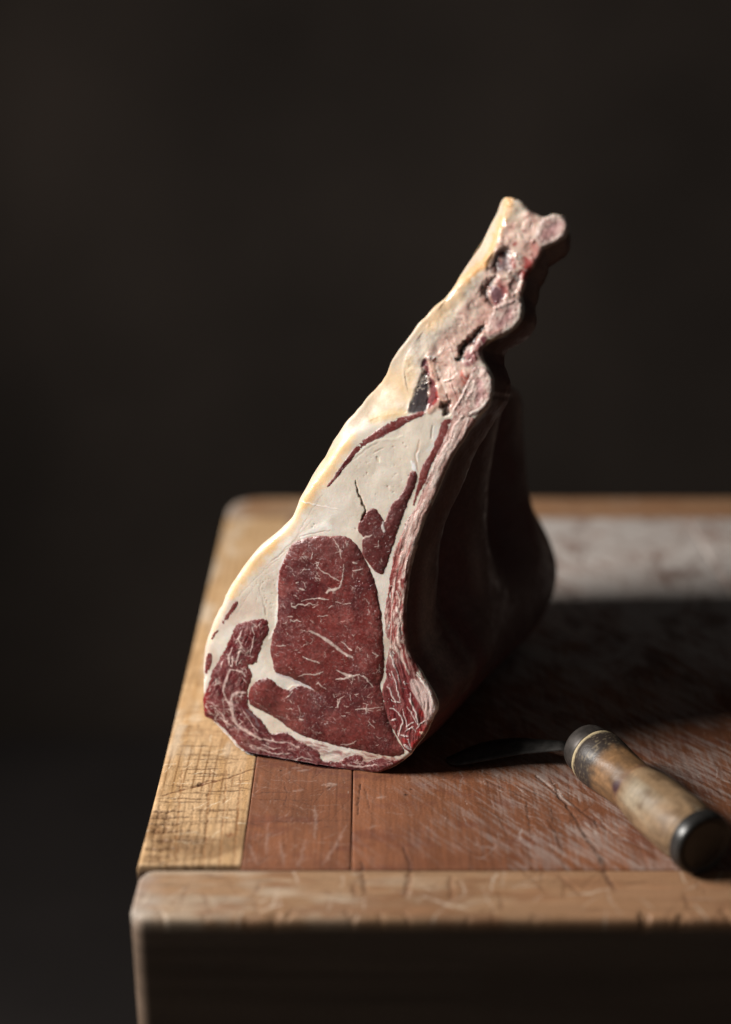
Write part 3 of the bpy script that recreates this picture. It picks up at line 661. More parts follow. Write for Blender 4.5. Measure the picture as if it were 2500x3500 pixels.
WEDGE = A2((735, 902), (760, 895), (785, 902), (802, 926), (822, 955), (838, 985), (850, 975), (868, 932), (882, 890), (902, 857), (932, 830), (962, 790), (990, 732), (1015, 672), (1030, 628), (1064, 640), (1068, 682), (1046, 745), (1016, 805), (992, 865), (972, 925), (948, 985), (928, 1045), (908, 1105), (888, 1165), (868, 1225),
           (850, 1285), (832, 1338), (812, 1343), (772, 1318), (742, 1268), (708, 1238), (692, 1200), (687, 1150), (692, 1108), (712, 1092), (690, 1075), (662, 1052), (660, 1020), (676, 980), (702, 945), (720, 916))
STRIP = A2((1130, 202), (1060, 232), (1000, 252), (920, 270), (850, 308), (790, 350), (740, 388), (690, 420), (640, 470), (600, 520), (560, 572), (520, 632), (480, 692), (438, 748), (470, 722), (520, 662), (560, 612), (600, 562), (640, 512), (690, 462), (740, 428), (800, 402), (860, 372), (930, 330), (1010, 288), (1080, 254), (1142, 218))
INTER = A2((1240, 282), (1312, 265), (1290, 312), (1262, 390), (1240, 442), (1210, 492), (1180, 560), (1150, 632), (1130, 700), (1100, 745), (1080, 790), (1058, 832), (1040, 880), (1050, 820), (1070, 742), (1085, 682), (1100, 612), (1130, 560), (1170, 490), (1200, 420), (1222, 350))
SL1 = A3((297, 462), (272, 512), (242, 562), (212, 598), (198, 592), (215, 560), (250, 510), (275, 470))
SL2 = A3((182, 636), (152, 672), (116, 722), (112, 712), (122, 690), (150, 650))
SL3 = A3((106, 782), (138, 790), (136, 832), (112, 890), (94, 950), (84, 940), (88, 900), (96, 840))
RIB = (A2((1330, 240), (1302, 305), (1268, 402), (1228, 485), (1188, 572), (1152, 662), (1112, 756), (1085, 830), (1058, 900)) + A9((362, 60), (335, 150), (300, 230), (268, 310), (240, 400), (222, 500), (208, 620), (188, 730), (170, 840), (176, 950), (186, 1060), (216, 1140),
       (212, 1190), (186, 1260), (180, 1340), (186, 1440), (150, 1500), (154, 1600), (170, 1700), (196, 1790), (236, 1870), (280, 1940), (312, 1995), (346, 2050), (405, 2088))
       + A3((1372, 1396), (1398, 1348), (1446, 1290), (1478, 1230), (1490, 1190), (1518, 1150), (1527, 1100), (1508, 1042), (1478, 982), (1428, 912), (1388, 852), (1354, 782), (1338, 702), (1328, 602), (1328, 500), (1336, 400), (1348, 300), (1372, 200), (1398, 110))
       + A2((1088, 1040), (1128, 940), (1176, 840), (1216, 740), (1256, 640), (1296, 560), (1340, 480), (1395, 400), (1435, 335), (1478, 272), (1400, 240)))
RE1 = A1((750, 1335), (800, 1322), (848, 1352), (880, 1410), (882, 1500), (872, 1565), (838, 1618), (780, 1655), (710, 1678), (640, 1688), (600, 1662), (620, 1602), (670, 1545), (692, 1480), (718, 1420))
RE2 = A1((915, 905), (980, 872), (1040, 852), (1083, 872), (1091, 930), (1082, 998), (1036, 1058), (955, 1105), (875, 1120), (835, 1100), (850, 1040), (878, 970))
RE3 = A1((1225, 312), (1280, 278), (1335, 270), (1388, 300), (1404, 360), (1384, 418), (1325, 460), (1262, 485), (1210, 497), (1188, 445), (1192, 375))

VEIN = (.62, .49, .44); VEIN2 = (.60, .49, .44)
S_EYE = sdf(chaikin(EYE, 1)); S_CAP = sdf(chaikin(CAP, 1)); S_WED = sdf(chaikin(WEDGE, 1)); S_RIB = sdf(chaikin(RIB, 1))
# cap lean is redder and looser, wedge darker
LEAN[:] = lerp3(LEAN, (.135, .022, .028), sst(.001, -.001, S_CAP)*.55)
LEAN[:] = lerp3(LEAN, (.27, .02, .02), sst(.001, -.001, S_CAP)*sst(740, 700, PXg)*.7)
LEAN[:] = lerp3(LEAN, (.085, .022, .022), sst(.001, -.001, S_WED)*.75)
eyetop = sst(.001, -.001, S_EYE)*sst(2000, 1850, PYg); LEAN[:] = lerp3(LEAN, (.115, .032, .030), eyetop*.6)
# muscle bundles: faint warped dark/pale net
def inside(S, n, rs):
    jj, ii = np.nonzero(S < -.0012); k = rs.randint(0, len(jj), n); return us[ii[k]], vsx[jj[k]]
rf = np.random.RandomState(21)
def vein(x, y, a, n, w, alpha, depth=0):
    pts = [(x, y)]
    for k in range(n):
        a += rf.normal()*.42; st = rf.uniform(.0005, .0011); x += st*math.cos(a); y += st*math.sin(a); pts.append((x, y))
        if depth < 2 and rf.rand() < .28: vein(x, y, a+rf.choice([-1, 1])*rf.uniform(.6, 1.2), max(2, n//2), w*.7, alpha*.85, depth+1)
    paint(LEAN, H2, U, Vv, pts, w, VEIN, alpha, .00004, .75, .75)
xs_, ys_ = inside(S_EYE, 75, rf)
for x, y in zip(xs_, ys_): vein(x, y, -.45+rf.normal()*.5, rf.randint(3, 8), rf.uniform(.00014, .00032), rf.uniform(.3, .75))
xs_, ys_ = inside(S_EYE, 560, rf)
for x, y in zip(xs_, ys_):
    big = rf.rand() < .04
    l = rf.uniform(.0004, .0015)*(1.9 if big else 1); a = -.5+rf.normal()*.32+1.3*(vn(x*30, y*30, 91)-.5); w = rf.uniform(.00009, .00022)*(1.5 if big else 1)
    b = rf.normal()*.35
    p = [(x-l*math.cos(a), y-l*math.sin(a)), (x, y), (x+l*math.cos(a+b), y+l*math.sin(a+b))]
    paint(LEAN, H2, U, Vv, p, w, VEIN, rf.uniform(.06, .30)+(.28 if big else 0), .00002, .8, .7)
    if big and rf.rand() < .6:
        a2 = a+rf.choice([-1, 1])*rf.uniform(.6, 1.3)
        paint(LEAN, H2, U, Vv, [(x, y), (x+.8*l*math.cos(a2), y+.8*l*math.sin(a2))], w*.8, VEIN, .5, .00006, .8, .5)
xs_, ys_ = inside(S_CAP, 420, rf)
for x, y in zip(xs_, ys_):
    low = y < .035
    l = rf.uniform(.0012, .0042); a = (-.35 if low else 1.25)+rf.normal()*.4; w = rf.uniform(.0002, .0006)
    paint(LEAN, H2, U, Vv, [(x-l*math.cos(a), y-l*math.sin(a)), (x, y+rf.normal()*.0005), (x+l*math.cos(a), y+l*math.sin(a))], w, (.060, .010, .014), rf.uniform(.2, .6), -.00012, .9, .6)
xs_, ys_ = inside(S_CAP, 620, rf)
for x, y in zip(xs_, ys_):
    low = y < .035
    l = rf.uniform(.0009, .003); a = (-.35 if low else 1.25)+rf.normal()*.5; w = rf.uniform(.00012, .00034)
    p = [(x-l*math.cos(a), y-l*math.sin(a)), (x+rf.normal()*.0004, y+rf.normal()*.0004), (x+l*math.cos(a+.3*rf.normal()), y+l*math.sin(a))]
    paint(LEAN, H2, U, Vv, p, w, (.46, .27, .25), rf.uniform(.15, .45), .00005, .9, .6)
xs_, ys_ = inside(S_WED, 60, rf)
for x, y in zip(xs_, ys_):
    l = rf.uniform(.0006, .002); a = rf.uniform(-1.6, 1.6)
    paint(LEAN, H2, U, Vv, [(x, y), (x+l*math.cos(a), y+l*math.sin(a))], rf.uniform(.0001, .0002), VEIN, rf.uniform(.15, .5), .00006, .9, .6)
# traced marbling of the eye
for a, w in ((((800, 250), (840, 280), (890, 308), (928, 330)), 2.4), (((955, 225), (950, 280), (945, 335)), 1.6), (((945, 335), (942, 352), (932, 370), (900, 381), (862, 390), (845, 402)), 4.6),
             (((775, 222), (800, 212), (792, 245)), 2.4), (((685, 282), (715, 262), (735, 268)), 2), (((1005, 270), (1040, 263), (1072, 257)), 3.2), (((635, 490), (660, 488), (672, 474), (700, 478), (715, 486), (742, 470), (785, 476)), 2.6),
             (((640, 488), (660, 500)), 3.5), (((625, 572), (650, 582), (668, 568), (692, 586)), 2.6), (((740, 645), (790, 658), (822, 680), (870, 702), (910, 740), (950, 770), (1008, 806)), 6.0), (((702, 806), (750, 820), (812, 842)), 3.6),
             (((905, 882), (940, 902), (990, 917), (1052, 905)), 4.2), (((910, 936), (955, 930), (1010, 912)), 3.2), (((1055, 908), (1098, 936), (1135, 984)), 2.6), (((672, 922), (720, 910), (780, 912), (832, 894)), 2.2), (((785, 972), (800, 964), (815, 985), (842, 1002)), 2.4),
             (((535, 735), (595, 735)), 1.8), (((690, 455), (760, 440), (810, 436), (860, 446)), 1.8), (((800, 436), (840, 444)), 3), (((678, 380), (712, 388)), 3.4), (((1030, 1122), (1090, 1117), (1140, 1118), (1192, 1114)), 2.0), (((868, 1106), (918, 1106), (925, 1060), (952, 1040)), 1.6), (((915, 1060), (918, 1110)), 2),
             (((985, 1030), (992, 1062)), 1.8), (((760, 148), (755, 192)), 2.2), (((702, 182), (718, 190)), 2.8), (((925, 1346), (980, 1337), (1035, 1320)), 2), (((1015, 214), (1040, 224)), 3), (((655, 345), (675, 338)), 3), (((880, 62), (920, 120), (950, 200)), 1.5), (((905, 462), (960, 470), (1000, 466)), 1.6),
             (((680, 1182), (706, 1186)), 3), (((1110, 1195), (1140, 1240)), 1.4), (((790, 548), (860, 545)), 1.2), (((940, 700), (990, 750)), 2.2), (((985, 745), (1010, 760)), 3.6), (((1130, 775), (1165, 790), (1150, 805)), 2.6), (((640, 1020), (600, 1060)), 1.4), (((620, 1070), (640, 1090)), 1.4)):
    PL(A3(*a), w, VEIN2, .92, .00025)
# seam lip in the lower lobe (bluish silverskin)
P(FATC, A3((540, 905), (600, 922), (660, 955), (720, 985), (780, 1020)), 6, (.50, .44, .46), .8, 0)
P(FATC, A3((560, 985), (600, 1020), (640, 985), (690, 985)), 3.5, (.74, .64, .56), .8, .0005)
# traced veins of the cap
CV = (.66, .50, .46)
xs_, ys_ = inside(S_CAP, 60, rf)
for x, y in zip(xs_, ys_): vein(x, y, (-.35 if y < .035 else 1.3)+rf.normal()*.35+(math.pi if rf.rand() < .5 else 0), rf.randint(4, 9), rf.uniform(.0002, .00042), rf.uniform(.35, .75))
for a, w in ((((320, 640), (310, 690), (322, 740), (302, 790), (285, 850)), 3.4), (((262, 745), (240, 800), (246, 850), (262, 858), (262, 800)), 2.4), (((205, 830), (195, 870)), 2.4), (((270, 880), (245, 880), (228, 930), (220, 980), (205, 1020), (222, 1060), (245, 1090)), 4.2),
             (((340, 1022), (290, 1026), (262, 1050), (250, 1090), (262, 1130), (275, 1190), (300, 1230), (350, 1250), (400, 1285), (445, 1312)), 5.5), (((400, 680), (396, 720), (376, 780)), 2.6), (((382, 620), (400, 670)), 1.8), (((270, 880), (320, 890), (350, 920)), 3), (((300, 1230), (330, 1200), (300, 1180)), 1.8),
             (((440, 1310), (520, 1320), (600, 1330), (680, 1360)), 2.4), (((450, 1340), (520, 1370), (560, 1360)), 2.2), (((660, 1440), (700, 1420), (760, 1440)), 2.6), (((400, 1360), (470, 1380), (540, 1400), (620, 1400)), 2), (((980, 1470), (1060, 1480), (1140, 1470)), 2.4), (((160, 1120), (200, 1160), (240, 1240)), 2), (((190, 1180), (260, 1230)), 2),
             (((330, 1130), (370, 1200), (420, 1260)), 1.6), (((130, 1080), (180, 1110)), 1.6), (((330, 930), (360, 960)), 2)):
    PL(A3(*a), w*1.15, CV, .95, .0003)
PL(A3((350, 1130), (400, 1180), (430, 1230)), 7, (.16, .13, .14), .7, 0, .8)
PL(A2((835, 985), (828, 1012), (842, 1048)), 5, (.74, .69, .66), .9, .0004); PL(A2((688, 1096), (722, 1082), (762, 1072)), 3.2, VEIN2, .9, .0003)
PL(A2((800, 1110), (798, 1150), (780, 1155)), 1.6, VEIN, .7); PL(A2((820, 1240), (825, 1260)), 2, VEIN, .7)
P(FATC, A3((720, 1362), (760, 1360), (800, 1372)), 4, (.30, .27, .27), .7, -.0006); P(FATC, A3((640, 1318), (680, 1325)), 5, (.26, .24, .25), .7, -.0006); P(FATC, A3((500, 1290), (560, 1278), (620, 1270)), 5, (.40, .37, .36), .7)
P(FATC, A3((830, 1405), (880, 1400), (930, 1395)), 6, (.42, .36, .33), .75, -.0004)
P(FATC, A3((830, 1445), (900, 1435), (960, 1405), (985, 1385)), 7, (.66, .58, .52), .8, .0004, .8)

rb = np.random.RandomState(31)
for _ in range(130):
    t = rb.rand(); x = 560+780*t+rb.normal()*12; y = np.interp(x, [560, 700, 850, 1000, 1150, 1340], [1280, 1330, 1375, 1400, 1425, 1435])+rb.normal()*20+8
    l = rb.uniform(8, 34); P(FATC, A3((x-l, y-l*.25), (x, y+rb.normal()*3), (x+l, y+l*.3)), rb.uniform(1.2, 4.5), (.27, .06, .055), rb.uniform(.15, .6), 0, .9, .7)
for _ in range(60):
    x = rb.uniform(480, 620); y = rb.uniform(1150, 1290); P(FATC, A3((x, y), (x+rb.normal()*10, y+rb.normal()*10)), rb.uniform(1, 3), (.6, .45, .38), .4, 0, .9, .6)
# ---- rib strip: pinkish bone, fibres along it, red lean at the foot
along = PYg*PX; across = (PXg-np.interp(PYg, [1400, 1560, 1700, 1900, 2150, 2250, 2400, 2600], [1600, 1530, 1475, 1400, 1370, 1385, 1440, 1440]))*PX
mR = sst(.0012, -.0012, S_RIB)
rib = np.zeros(SH+(3,), np.float32); rib[:] = (.50, .315, .275)
warp = .004*(fbm(U*120, Vv*120, 101, 2)-.5)
fib = fbm((across+warp)*620, along*95, 103, 3)
rib[:] = lerp3(rib, (.62, .50, .45), sst(.48, .68, fib)*.9); rib[:] = lerp3(rib, (.30, .075, .065), sst(.52, .74, fbm((across+warp)*480, along*70, 107, 3))*np.clip(.25+.75*sst(1750, 1950, PYg), 0, 1))
foot = sst(2210, 2290, PYg)*sst(.010, .001, across+.002)
rib[:] = lerp3(rib, (.165, .022, .026), foot*.9)
feath = sst(.55, .66, fbm((across*.9+along*.55)*560, (along-across)*170, 111, 3))*sst(1880, 2000, PYg)*sst(2330, 2230, PYg)
rib[:] = lerp3(rib, (.19, .022, .022), feath*.75)
LEAN = LEAN*(1-mR[..., None])+rib*mR[..., None]
H2 += mR*.0010*(fib-.5)
DR = (.17, .022, .02)
PL(A9((300, 240), (262, 380), (235, 560), (212, 760), (205, 900), (212, 1040), (222, 1110)), 7, (.24, .05, .045), .8, -.0002, .8)
PL(A9((330, 160), (300, 240), (270, 330)), 4, (.36, .10, .08), .8)
PL(A9((548, 10), (500, 160), (445, 320), (392, 540), (362, 720), (348, 900), (352, 1050), (372, 1200), (460, 1420)), 7, (.12, .012, .012), .9, -.0003, .9, .2)
PL(A9((520, 20), (470, 150), (428, 300), (390, 450)), 5, WHT, .6, .0003, .9)
PL(A9((210, 640), (235, 640), (230, 760), (222, 900), (228, 1040), (222, 1150)), 3.2, (.62, .48, .43), .8, .0004)
for a, w in ((((305, 580), (330, 640), (355, 700)), 5), (((300, 590), (350, 610)), 3), (((250, 830), (262, 880), (245, 940)), 4), (((262, 985), (250, 1040), (262, 1070)), 5), (((300, 1120), (320, 1150)), 5), (((270, 1150), (300, 1190)), 5), (((240, 960), (275, 980)), 3)):
    PL(A9(*a), w, DR, .8, -.0002)
for a, w in ((((290, 600), (300, 660), (325, 720), (320, 790)), 6), (((262, 680), (285, 740), (300, 800)), 3), (((265, 830), (290, 870), (320, 950)), 5), (((300, 980), (302, 1060)), 4), (((270, 1080), (310, 1110), (330, 1130)), 6), (((255, 1130), (280, 1200), (330, 1300), (380, 1400)), 5), (((210, 1150), (240, 1170)), 8)):
    PL(A9(*a), w, (.66, .54, .48), .8, .0004)
blob(LEAN, A9((385, 1440), (440, 1440), (520, 1530), (590, 1620), (615, 1680), (590, 1755), (555, 1800), (518, 1775), (500, 1700), (440, 1610), (395, 1540)), (.56, .42, .39), .92, .0004, .0007, .0012)
PL(A9((440, 1400), (520, 1500), (580, 1600), (618, 1690), (592, 1760), (556, 1812)), 6, (.80, .75, .70), .9, .0006)
PL(A9((540, 1600), (570, 1680), (580, 1730)), 3, (.60, .48, .50), .6)
for a, w in ((((235, 1200), (300, 1310), (340, 1420), (390, 1530), (420, 1600)), 9), (((330, 1500), (345, 1620), (370, 1740)), 8), (((200, 1550), (250, 1720), (330, 1880)), 12), (((460, 1690), (500, 1760)), 11)):
    PL(A9(*a), w, (.12, .012, .016), .75, -.0006, .9)
for a, w in ((((216, 1200), (232, 1280), (250, 1350)), 4.5), (((190, 1505), (218, 1530), (240, 1610), (262, 1640)), 4), (((276, 1500), (288, 1590), (296, 1642)), 4), (((245, 1640), (296, 1645)), 4.5), (((332, 1462), (342, 1490)), 4), (((384, 1610), (410, 1670), (440, 1740), (460, 1830)), 6), (((365, 1680), (400, 1742), (455, 1830)), 2.6),
             (((215, 1692), (270, 1722), (310, 1760), (326, 1812), (300, 1880), (290, 1950)), 3.6), (((225, 1805), (268, 1788)), 5), (((310, 1925), (370, 1935)), 5.5), (((350, 1850), (410, 1800)), 4), (((440, 1875), (480, 1820), (520, 1800)), 4), (((220, 1380), (260, 1460), (280, 1500)), 2.4), (((345, 1880), (400, 1850), (430, 1900)), 3), (((320, 1700), (350, 1800), (360, 1880)), 2.4), (((390, 1560), (400, 1650)), 3), (((340, 2020), (400, 2060)), 7), (((370, 1960), (400, 2040)), 4), (((250, 1320), (280, 1400), (300, 1480)), 1.8)):
    PL(A9(*a), w*.72, (.74, .66, .63), .92, .0007)
for a, w in ((((450, 1920), (500, 1880), (560, 1850)), 17), (((410, 2020), (450, 1980)), 13), (((470, 1700), (500, 1760)), 8), (((320, 1960), (360, 1990)), 8)):
    PL(A9(*a), w, (.33, .02, .02), .85, .0004, .8)
PL(A9((475, 1900), (500, 1920)), 5, (.74, .6, .48), .9, .001)
# ---- rib ends
for poly, c, core in ((RE1, A1((790, 1420), (800, 1500), (770, 1580)), 17), (RE2, A1((1010, 930), (980, 990), (930, 1040)), 19), (RE3, A1((1330, 340), (1290, 390), (1240, 430)), 27)):
    s = sdf(chaikin(poly, 1)); m = sst(.002, -.001, s)
    bn = np.zeros(SH+(3,), np.float32); bn[:] = (.60, .475, .42)
    bn[:] = lerp3(bn, (.44, .235, .21), sst(.46, .7, fbm(U*300, Vv*300, 121, 3))*.65)
    bn[:] = lerp3(bn, (.30, .09, .08), sst(.60, .74, fbm(U*1100, Vv*1100, 125, 2))*.6); H2 += m*.0005*(fbm(U*900, Vv*900, 127, 2)-.5)
    LEAN = LEAN*(1-m[..., None])+bn*m[..., None]
    PL(c, core, (.42, .23, .22), .85, -.0006, .8, .3); PL(c, core*.55, (.36, .15, .16), .45, -.0003, .9, .3)
PL(A1((860, 1380), (875, 1450), (870, 1540), (820, 1610), (740, 1650)), 6, (.74, .66, .60), .85, .0008); PL(A1((690, 1480), (650, 1560), (600, 1640)), 8, (.72, .58, .54), .8, .0015); PL(A1((760, 1430), (740, 1500), (700, 1560)), 4, (.68, .52, .47), .8, .0008)
PL(A1((1080, 890), (1080, 960), (1040, 1040), (960, 1090)), 8, (.74, .68, .60), .85, .0006); PL(A1((900, 930), (960, 890), (1020, 870)), 8, (.62, .45, .40), .8, .0012)
PL(A1((860, 1545), (875, 1555)), 4, (.3, .14, .13), .8); PL(A1((840, 1090), (900, 1080), (960, 1060)), 7, (.56, .26, .22), .6)
PL(A1((1240, 310), (1320, 285), (1385, 320), (1390, 390), (1330, 440), (1250, 475)), 6, (.62, .50, .44), .7, .0004)
P(FATC, A1((850, 1160), (930, 1125), (1000, 1095), (1040, 1060)), 14, (.66, .52, .36), .7, 0, .9)

# ---- wetness: glints at the foot of the rib, along fresh lean
wetf = sst(2200, 2350, PYg)*sst(.001, -.002, S_RIB)
WETL = np.clip(wetf*1.0+.35*sst(.5, .7, fbm(U*90, Vv*90, 131, 2)), 0, 1).astype(np.float32)
WETF = (np.clip(.7*sst(.45, .65, fbm(U*50, Vv*50, 133, 2)), 0, 1)*np.where(inb, -.5, 1)).astype(np.float32)

for a, w in ((((560, -20), (512, 150), (455, 320), (400, 540), (368, 720), (352, 900), (354, 1050), (378, 1200), (440, 1360)), 9),):
    P(FATC, A9(*a), w, (.13, .014, .013), .9, 0, .8, .15)
near_lean = np.minimum(np.minimum(S_EYE, S_CAP), S_WED)
FATC = lerp3(FATC, (.60, .42, .36), sst(.0011, .0, near_lean+.0012*(fbm(U*380, Vv*380, 149, 3)-.5))*.45)
roast = empty('rib_roast', tuple(P0), 'raw bone-in beef rib roast standing on its cut end, marbled red lean under white fat', 'meat')

def cut_mesh(name, mask, Hgt, C, mat, wet, snap=None, label=None):
    idx = -np.ones(SH, np.int64)
    quad = mask[:-1, :-1] & mask[:-1, 1:] & mask[1:, 1:] & mask[1:, :-1]
    use = np.zeros(SH, bool); use[:-1, :-1] |= quad; use[:-1, 1:] |= quad; use[1:, 1:] |= quad; use[1:, :-1] |= quad
    idx[use] = np.arange(use.sum())
    uu, vv = U[use].copy(), Vv[use].copy()
    if snap is not None:
        gy, gx = np.gradient(snap, G); s = np.maximum(snap[use], 0); uu -= s*gx[use]; vv -= s*gy[use]
    X = P0+uu[:, None]*tv+vv[:, None]*wv+Hgt[use][:, None]*nv
    dz = np.maximum(.0006-X[:, 2], 0); dr = CAM-X; X += dr*(dz/dr[:, 2])[:, None]
    F = np.stack([idx[:-1, :-1], idx[:-1, 1:], idx[1:, 1:], idx[1:, :-1]], -1)[quad]
    o = link_mesh(name, X, F, mat, None, C[use], extra=wet[use])
    if label: o['label'] = label
    return keep(o, roast)

cut_mesh('fat_layer', S_OUT < G*1.2, H, np.clip(FATC, .01, .95), M_FAT, WETF, S_OUT, 'cream fat of the cut face with yellowed outer rim')
def lean_part(name, S, mat, label=None, proud=.0004, rag=.0009, rag2=.0012, dome=.0003):
    s = S-.0004+rag*(fbm(U*700, Vv*700, 141, 2)-.5)+rag2*(fbm(U*210, Vv*210, 143, 2)-.5)
    rise = np.clip(-s*.7, -.0012, proud*.35)+np.where(s < 0, dome*(1-np.exp(np.minimum(s, 0)/.0035)), 0)
    edge = sst(-.0006, .0001, s+.0006*(fbm(U*520, Vv*520, 147, 2)-.5))*.5
    LC = lerp3(LEAN, (.44, .27, .235), edge) if mat is M_MUSCLE else LEAN
    cut_mesh(name, (S < .0016) & (S_OUT < -.0001), H+rise+H2*sst(.0003, -.0006, s), np.clip(LC, .008, .95), mat, WETL, None, label)
lean_part('eye_muscle', S_EYE-.0004, M_MUSCLE, 'large dark red eye muscle with white marbling', dome=.0017)
lean_part('cap_muscle', S_CAP-.0008, M_MUSCLE, 'loose veined red muscle wrapping the lower left', rag=.0014, rag2=.0016, dome=.0009)
lean_part('inner_muscle', S_WED, M_MUSCLE, 'small dark red wedge between fat and rib', dome=.0010)
lean_part('muscle_strip', sdf(chaikin(STRIP, 1)), M_MUSCLE, 'thin curved red strip under the outer fat', .0002)
lean_part('muscle_strip', sdf(chaikin(INTER, 1)), M_MUSCLE, 'dark red strip along the rib', .0002)
for sl in (SL1, SL2, SL3): lean_part('muscle_strip', sdf(chaikin(sl, 1)), M_MUSCLE, None, .0002)
lean_part('rib_bone', S_RIB, M_BONE, 'long pale pink rib with wet red fibres at its foot', .0006)
for re in (RE1, RE2, RE3): lean_part('rib_end', sdf(chaikin(re, 1)), M_BONE, None, .0016)

# ---- body behind the face: lofted from the outline back to the far end
AX = math.radians(27); LEN = .246
av = np.array([math.sin(AX), math.cos(AX), 0])
loop = OUTs; nL = len(loop)
hl = []
iu = np.clip(((loop[:, 0]-u0)/G).round().astype(int), 0, SH[1]-1); iv = np.clip(((loop[:, 1]-v0)/G).round().astype(int), 0, SH[0]-1)
hl = H[iv, iu]
hl = np.convolve(np.r_[hl[-6:], hl, hl[:6]], np.ones(13)/13, 'valid')-.0004
front = P0+loop[:, :1]*tv+loop[:, 1:]*wv+hl[:, None]*nv
vgrid = np.linspace(loop[:, 1].min(), loop[:, 1].max(), 120)
uLg = np.array([loop[np.abs(loop[:, 1]-g) < .005, 0].min() for g in vgrid]); uRg = np.array([loop[np.abs(loop[:, 1]-g) < .005, 0].max() for g in vgrid])
kern = np.ones(15)/15; uRs = np.convolve(np.r_[np.full(7, uRg[0]), uRg, np.full(7, uRg[-1])], kern, 'valid'); uRs[:30] = uRg[:30]
wr = np.clip((loop[:, 0]-np.interp(loop[:, 1], vgrid, uLg))/np.maximum(np.interp(loop[:, 1], vgrid, uRg)-np.interp(loop[:, 1], vgrid, uLg), 1e-4), 0, 1)
def back_uv(s):
    u, v = loop[:, 0].copy(), loop[:, 1].copy()
    k = .10; over = np.maximum(v-k, 0); vt = np.minimum(v, k)+over*(1-.10*sst(0, .5, np.array(s))-.30*s)
    tgt = np.interp(vt, vgrid, uLg)+wr*(np.interp(vt, vgrid, uRs)-np.interp(vt, vgrid, uLg))-wr*np.maximum(vt-k, 0)*.42*s
    m = sst(k-.01, k+.03, v)
    # towards the far end the lower edge settles onto the table
    low = sst(.058, .0, vt)*wr
    return u+(tgt-u)*sst(0, .3, np.array(s))*m, vt*(1-low*.95*sst(0, .8, np.array(s)))
rings = [front]; cols = []
NR = 26
isright = np.zeros(nL, bool)
i_rt = np.argmin(np.hypot(*(OUTs-np.array(A1((1230, 292))[0])).T)); i_rb = np.argmin(np.hypot(*(OUTs-np.array(A3((1482, 1230))[0])).T))
isright[i_rt:i_rb+1] = True
cx, cy = np.mean(front@tv), 0
for k in range(1, NR+1):
    s = k/NR; u, v = back_uv(s)
    b = P0+u[:, None]*tv+v[:, None]*wv+(hl*(1-sst(0, .3, np.array(s))))[:, None]*nv+av*LEN*s*(1-.10*sst(.05, .0, v)-.74*sst(.24, .38, loop[:, 1]))[:, None]
    kw = 17; bs = np.concatenate([b[-kw:], b, b[:kw]]); cs = np.cumsum(np.vstack([np.zeros(3), bs]), 0); sm = (cs[2*kw+1:]-cs[:-2*kw-1])/(2*kw+1)
    b = b+(sm-b)*float(sst(.15, .7, np.array(s)))
    # ribs of the chest wall, and a loose swelling of the fat side
    wob = .0095*np.sin(s*math.pi*2*2.6)*sst(0, .2, np.array(s))*np.where(isright, 1, 0)*sst(.05, .12, v)+.004*(vn(np.full(nL, s*5), v*30, 7)-.5)
    b = b+tv*wob[:, None]
    if s > .86:
        q = (s-.86)/.14; ctr = P0+(np.mean(loop[:, 0])+.0)*tv+.13*wv+av*LEN*s
        b = b+(ctr-b)*(.05*q*q)
    rings.append(b)
rings = np.array(rings); rings[..., 2] = np.maximum(rings[..., 2], .0008)
VR = rings.reshape(-1, 3)
cr = np.zeros((NR+1, nL, 3), np.float32)
vv2 = np.repeat(loop[None, :, 1], NR+1, 0); ss2 = np.repeat(np.linspace(0, 1, NR+1)[:, None], nL, 1)
cr[:] = (.74, .655, .53)
mn = fbm(vv2*40, ss2*8, 151, 3)
cr = lerp3(cr, (.66, .47, .28), sst(.5, .75, mn)*.5)
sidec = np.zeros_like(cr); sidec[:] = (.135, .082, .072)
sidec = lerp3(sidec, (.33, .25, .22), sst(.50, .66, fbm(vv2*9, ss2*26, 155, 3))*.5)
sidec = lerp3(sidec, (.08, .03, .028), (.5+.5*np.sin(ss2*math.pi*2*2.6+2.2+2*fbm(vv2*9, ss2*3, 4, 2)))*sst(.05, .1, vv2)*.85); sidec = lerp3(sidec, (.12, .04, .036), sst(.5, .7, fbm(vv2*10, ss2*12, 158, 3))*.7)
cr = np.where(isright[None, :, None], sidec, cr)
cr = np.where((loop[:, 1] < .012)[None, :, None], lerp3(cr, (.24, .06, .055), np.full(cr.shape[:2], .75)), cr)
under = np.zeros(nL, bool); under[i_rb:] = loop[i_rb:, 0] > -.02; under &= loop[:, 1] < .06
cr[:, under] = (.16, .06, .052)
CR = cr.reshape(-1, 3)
def shell(name, ids, mat, label):
    ids = np.asarray(ids); a = ids[:-1]; b = ids[1:]
    F = []
    for k in range(NR):
        F.append(np.stack([k*nL+b, k*nL+a, (k+1)*nL+a, (k+1)*nL+b], -1))
    F = np.concatenate(F); used = np.unique(F); mp = -np.ones(len(VR), int); mp[used] = np.arange(len(used))
    o = link_mesh(name, VR[used], mp[F], mat, None, CR[used], extra=np.zeros(len(used))); o['label'] = label
    return keep(o, roast)
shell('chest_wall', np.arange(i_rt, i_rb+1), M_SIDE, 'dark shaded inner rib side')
shell('outer_fat', np.r_[np.arange(i_rb, nL), np.arange(0, i_rt+1)], M_SIDE if False else M_FAT, 'outer fat and underside of the roast')
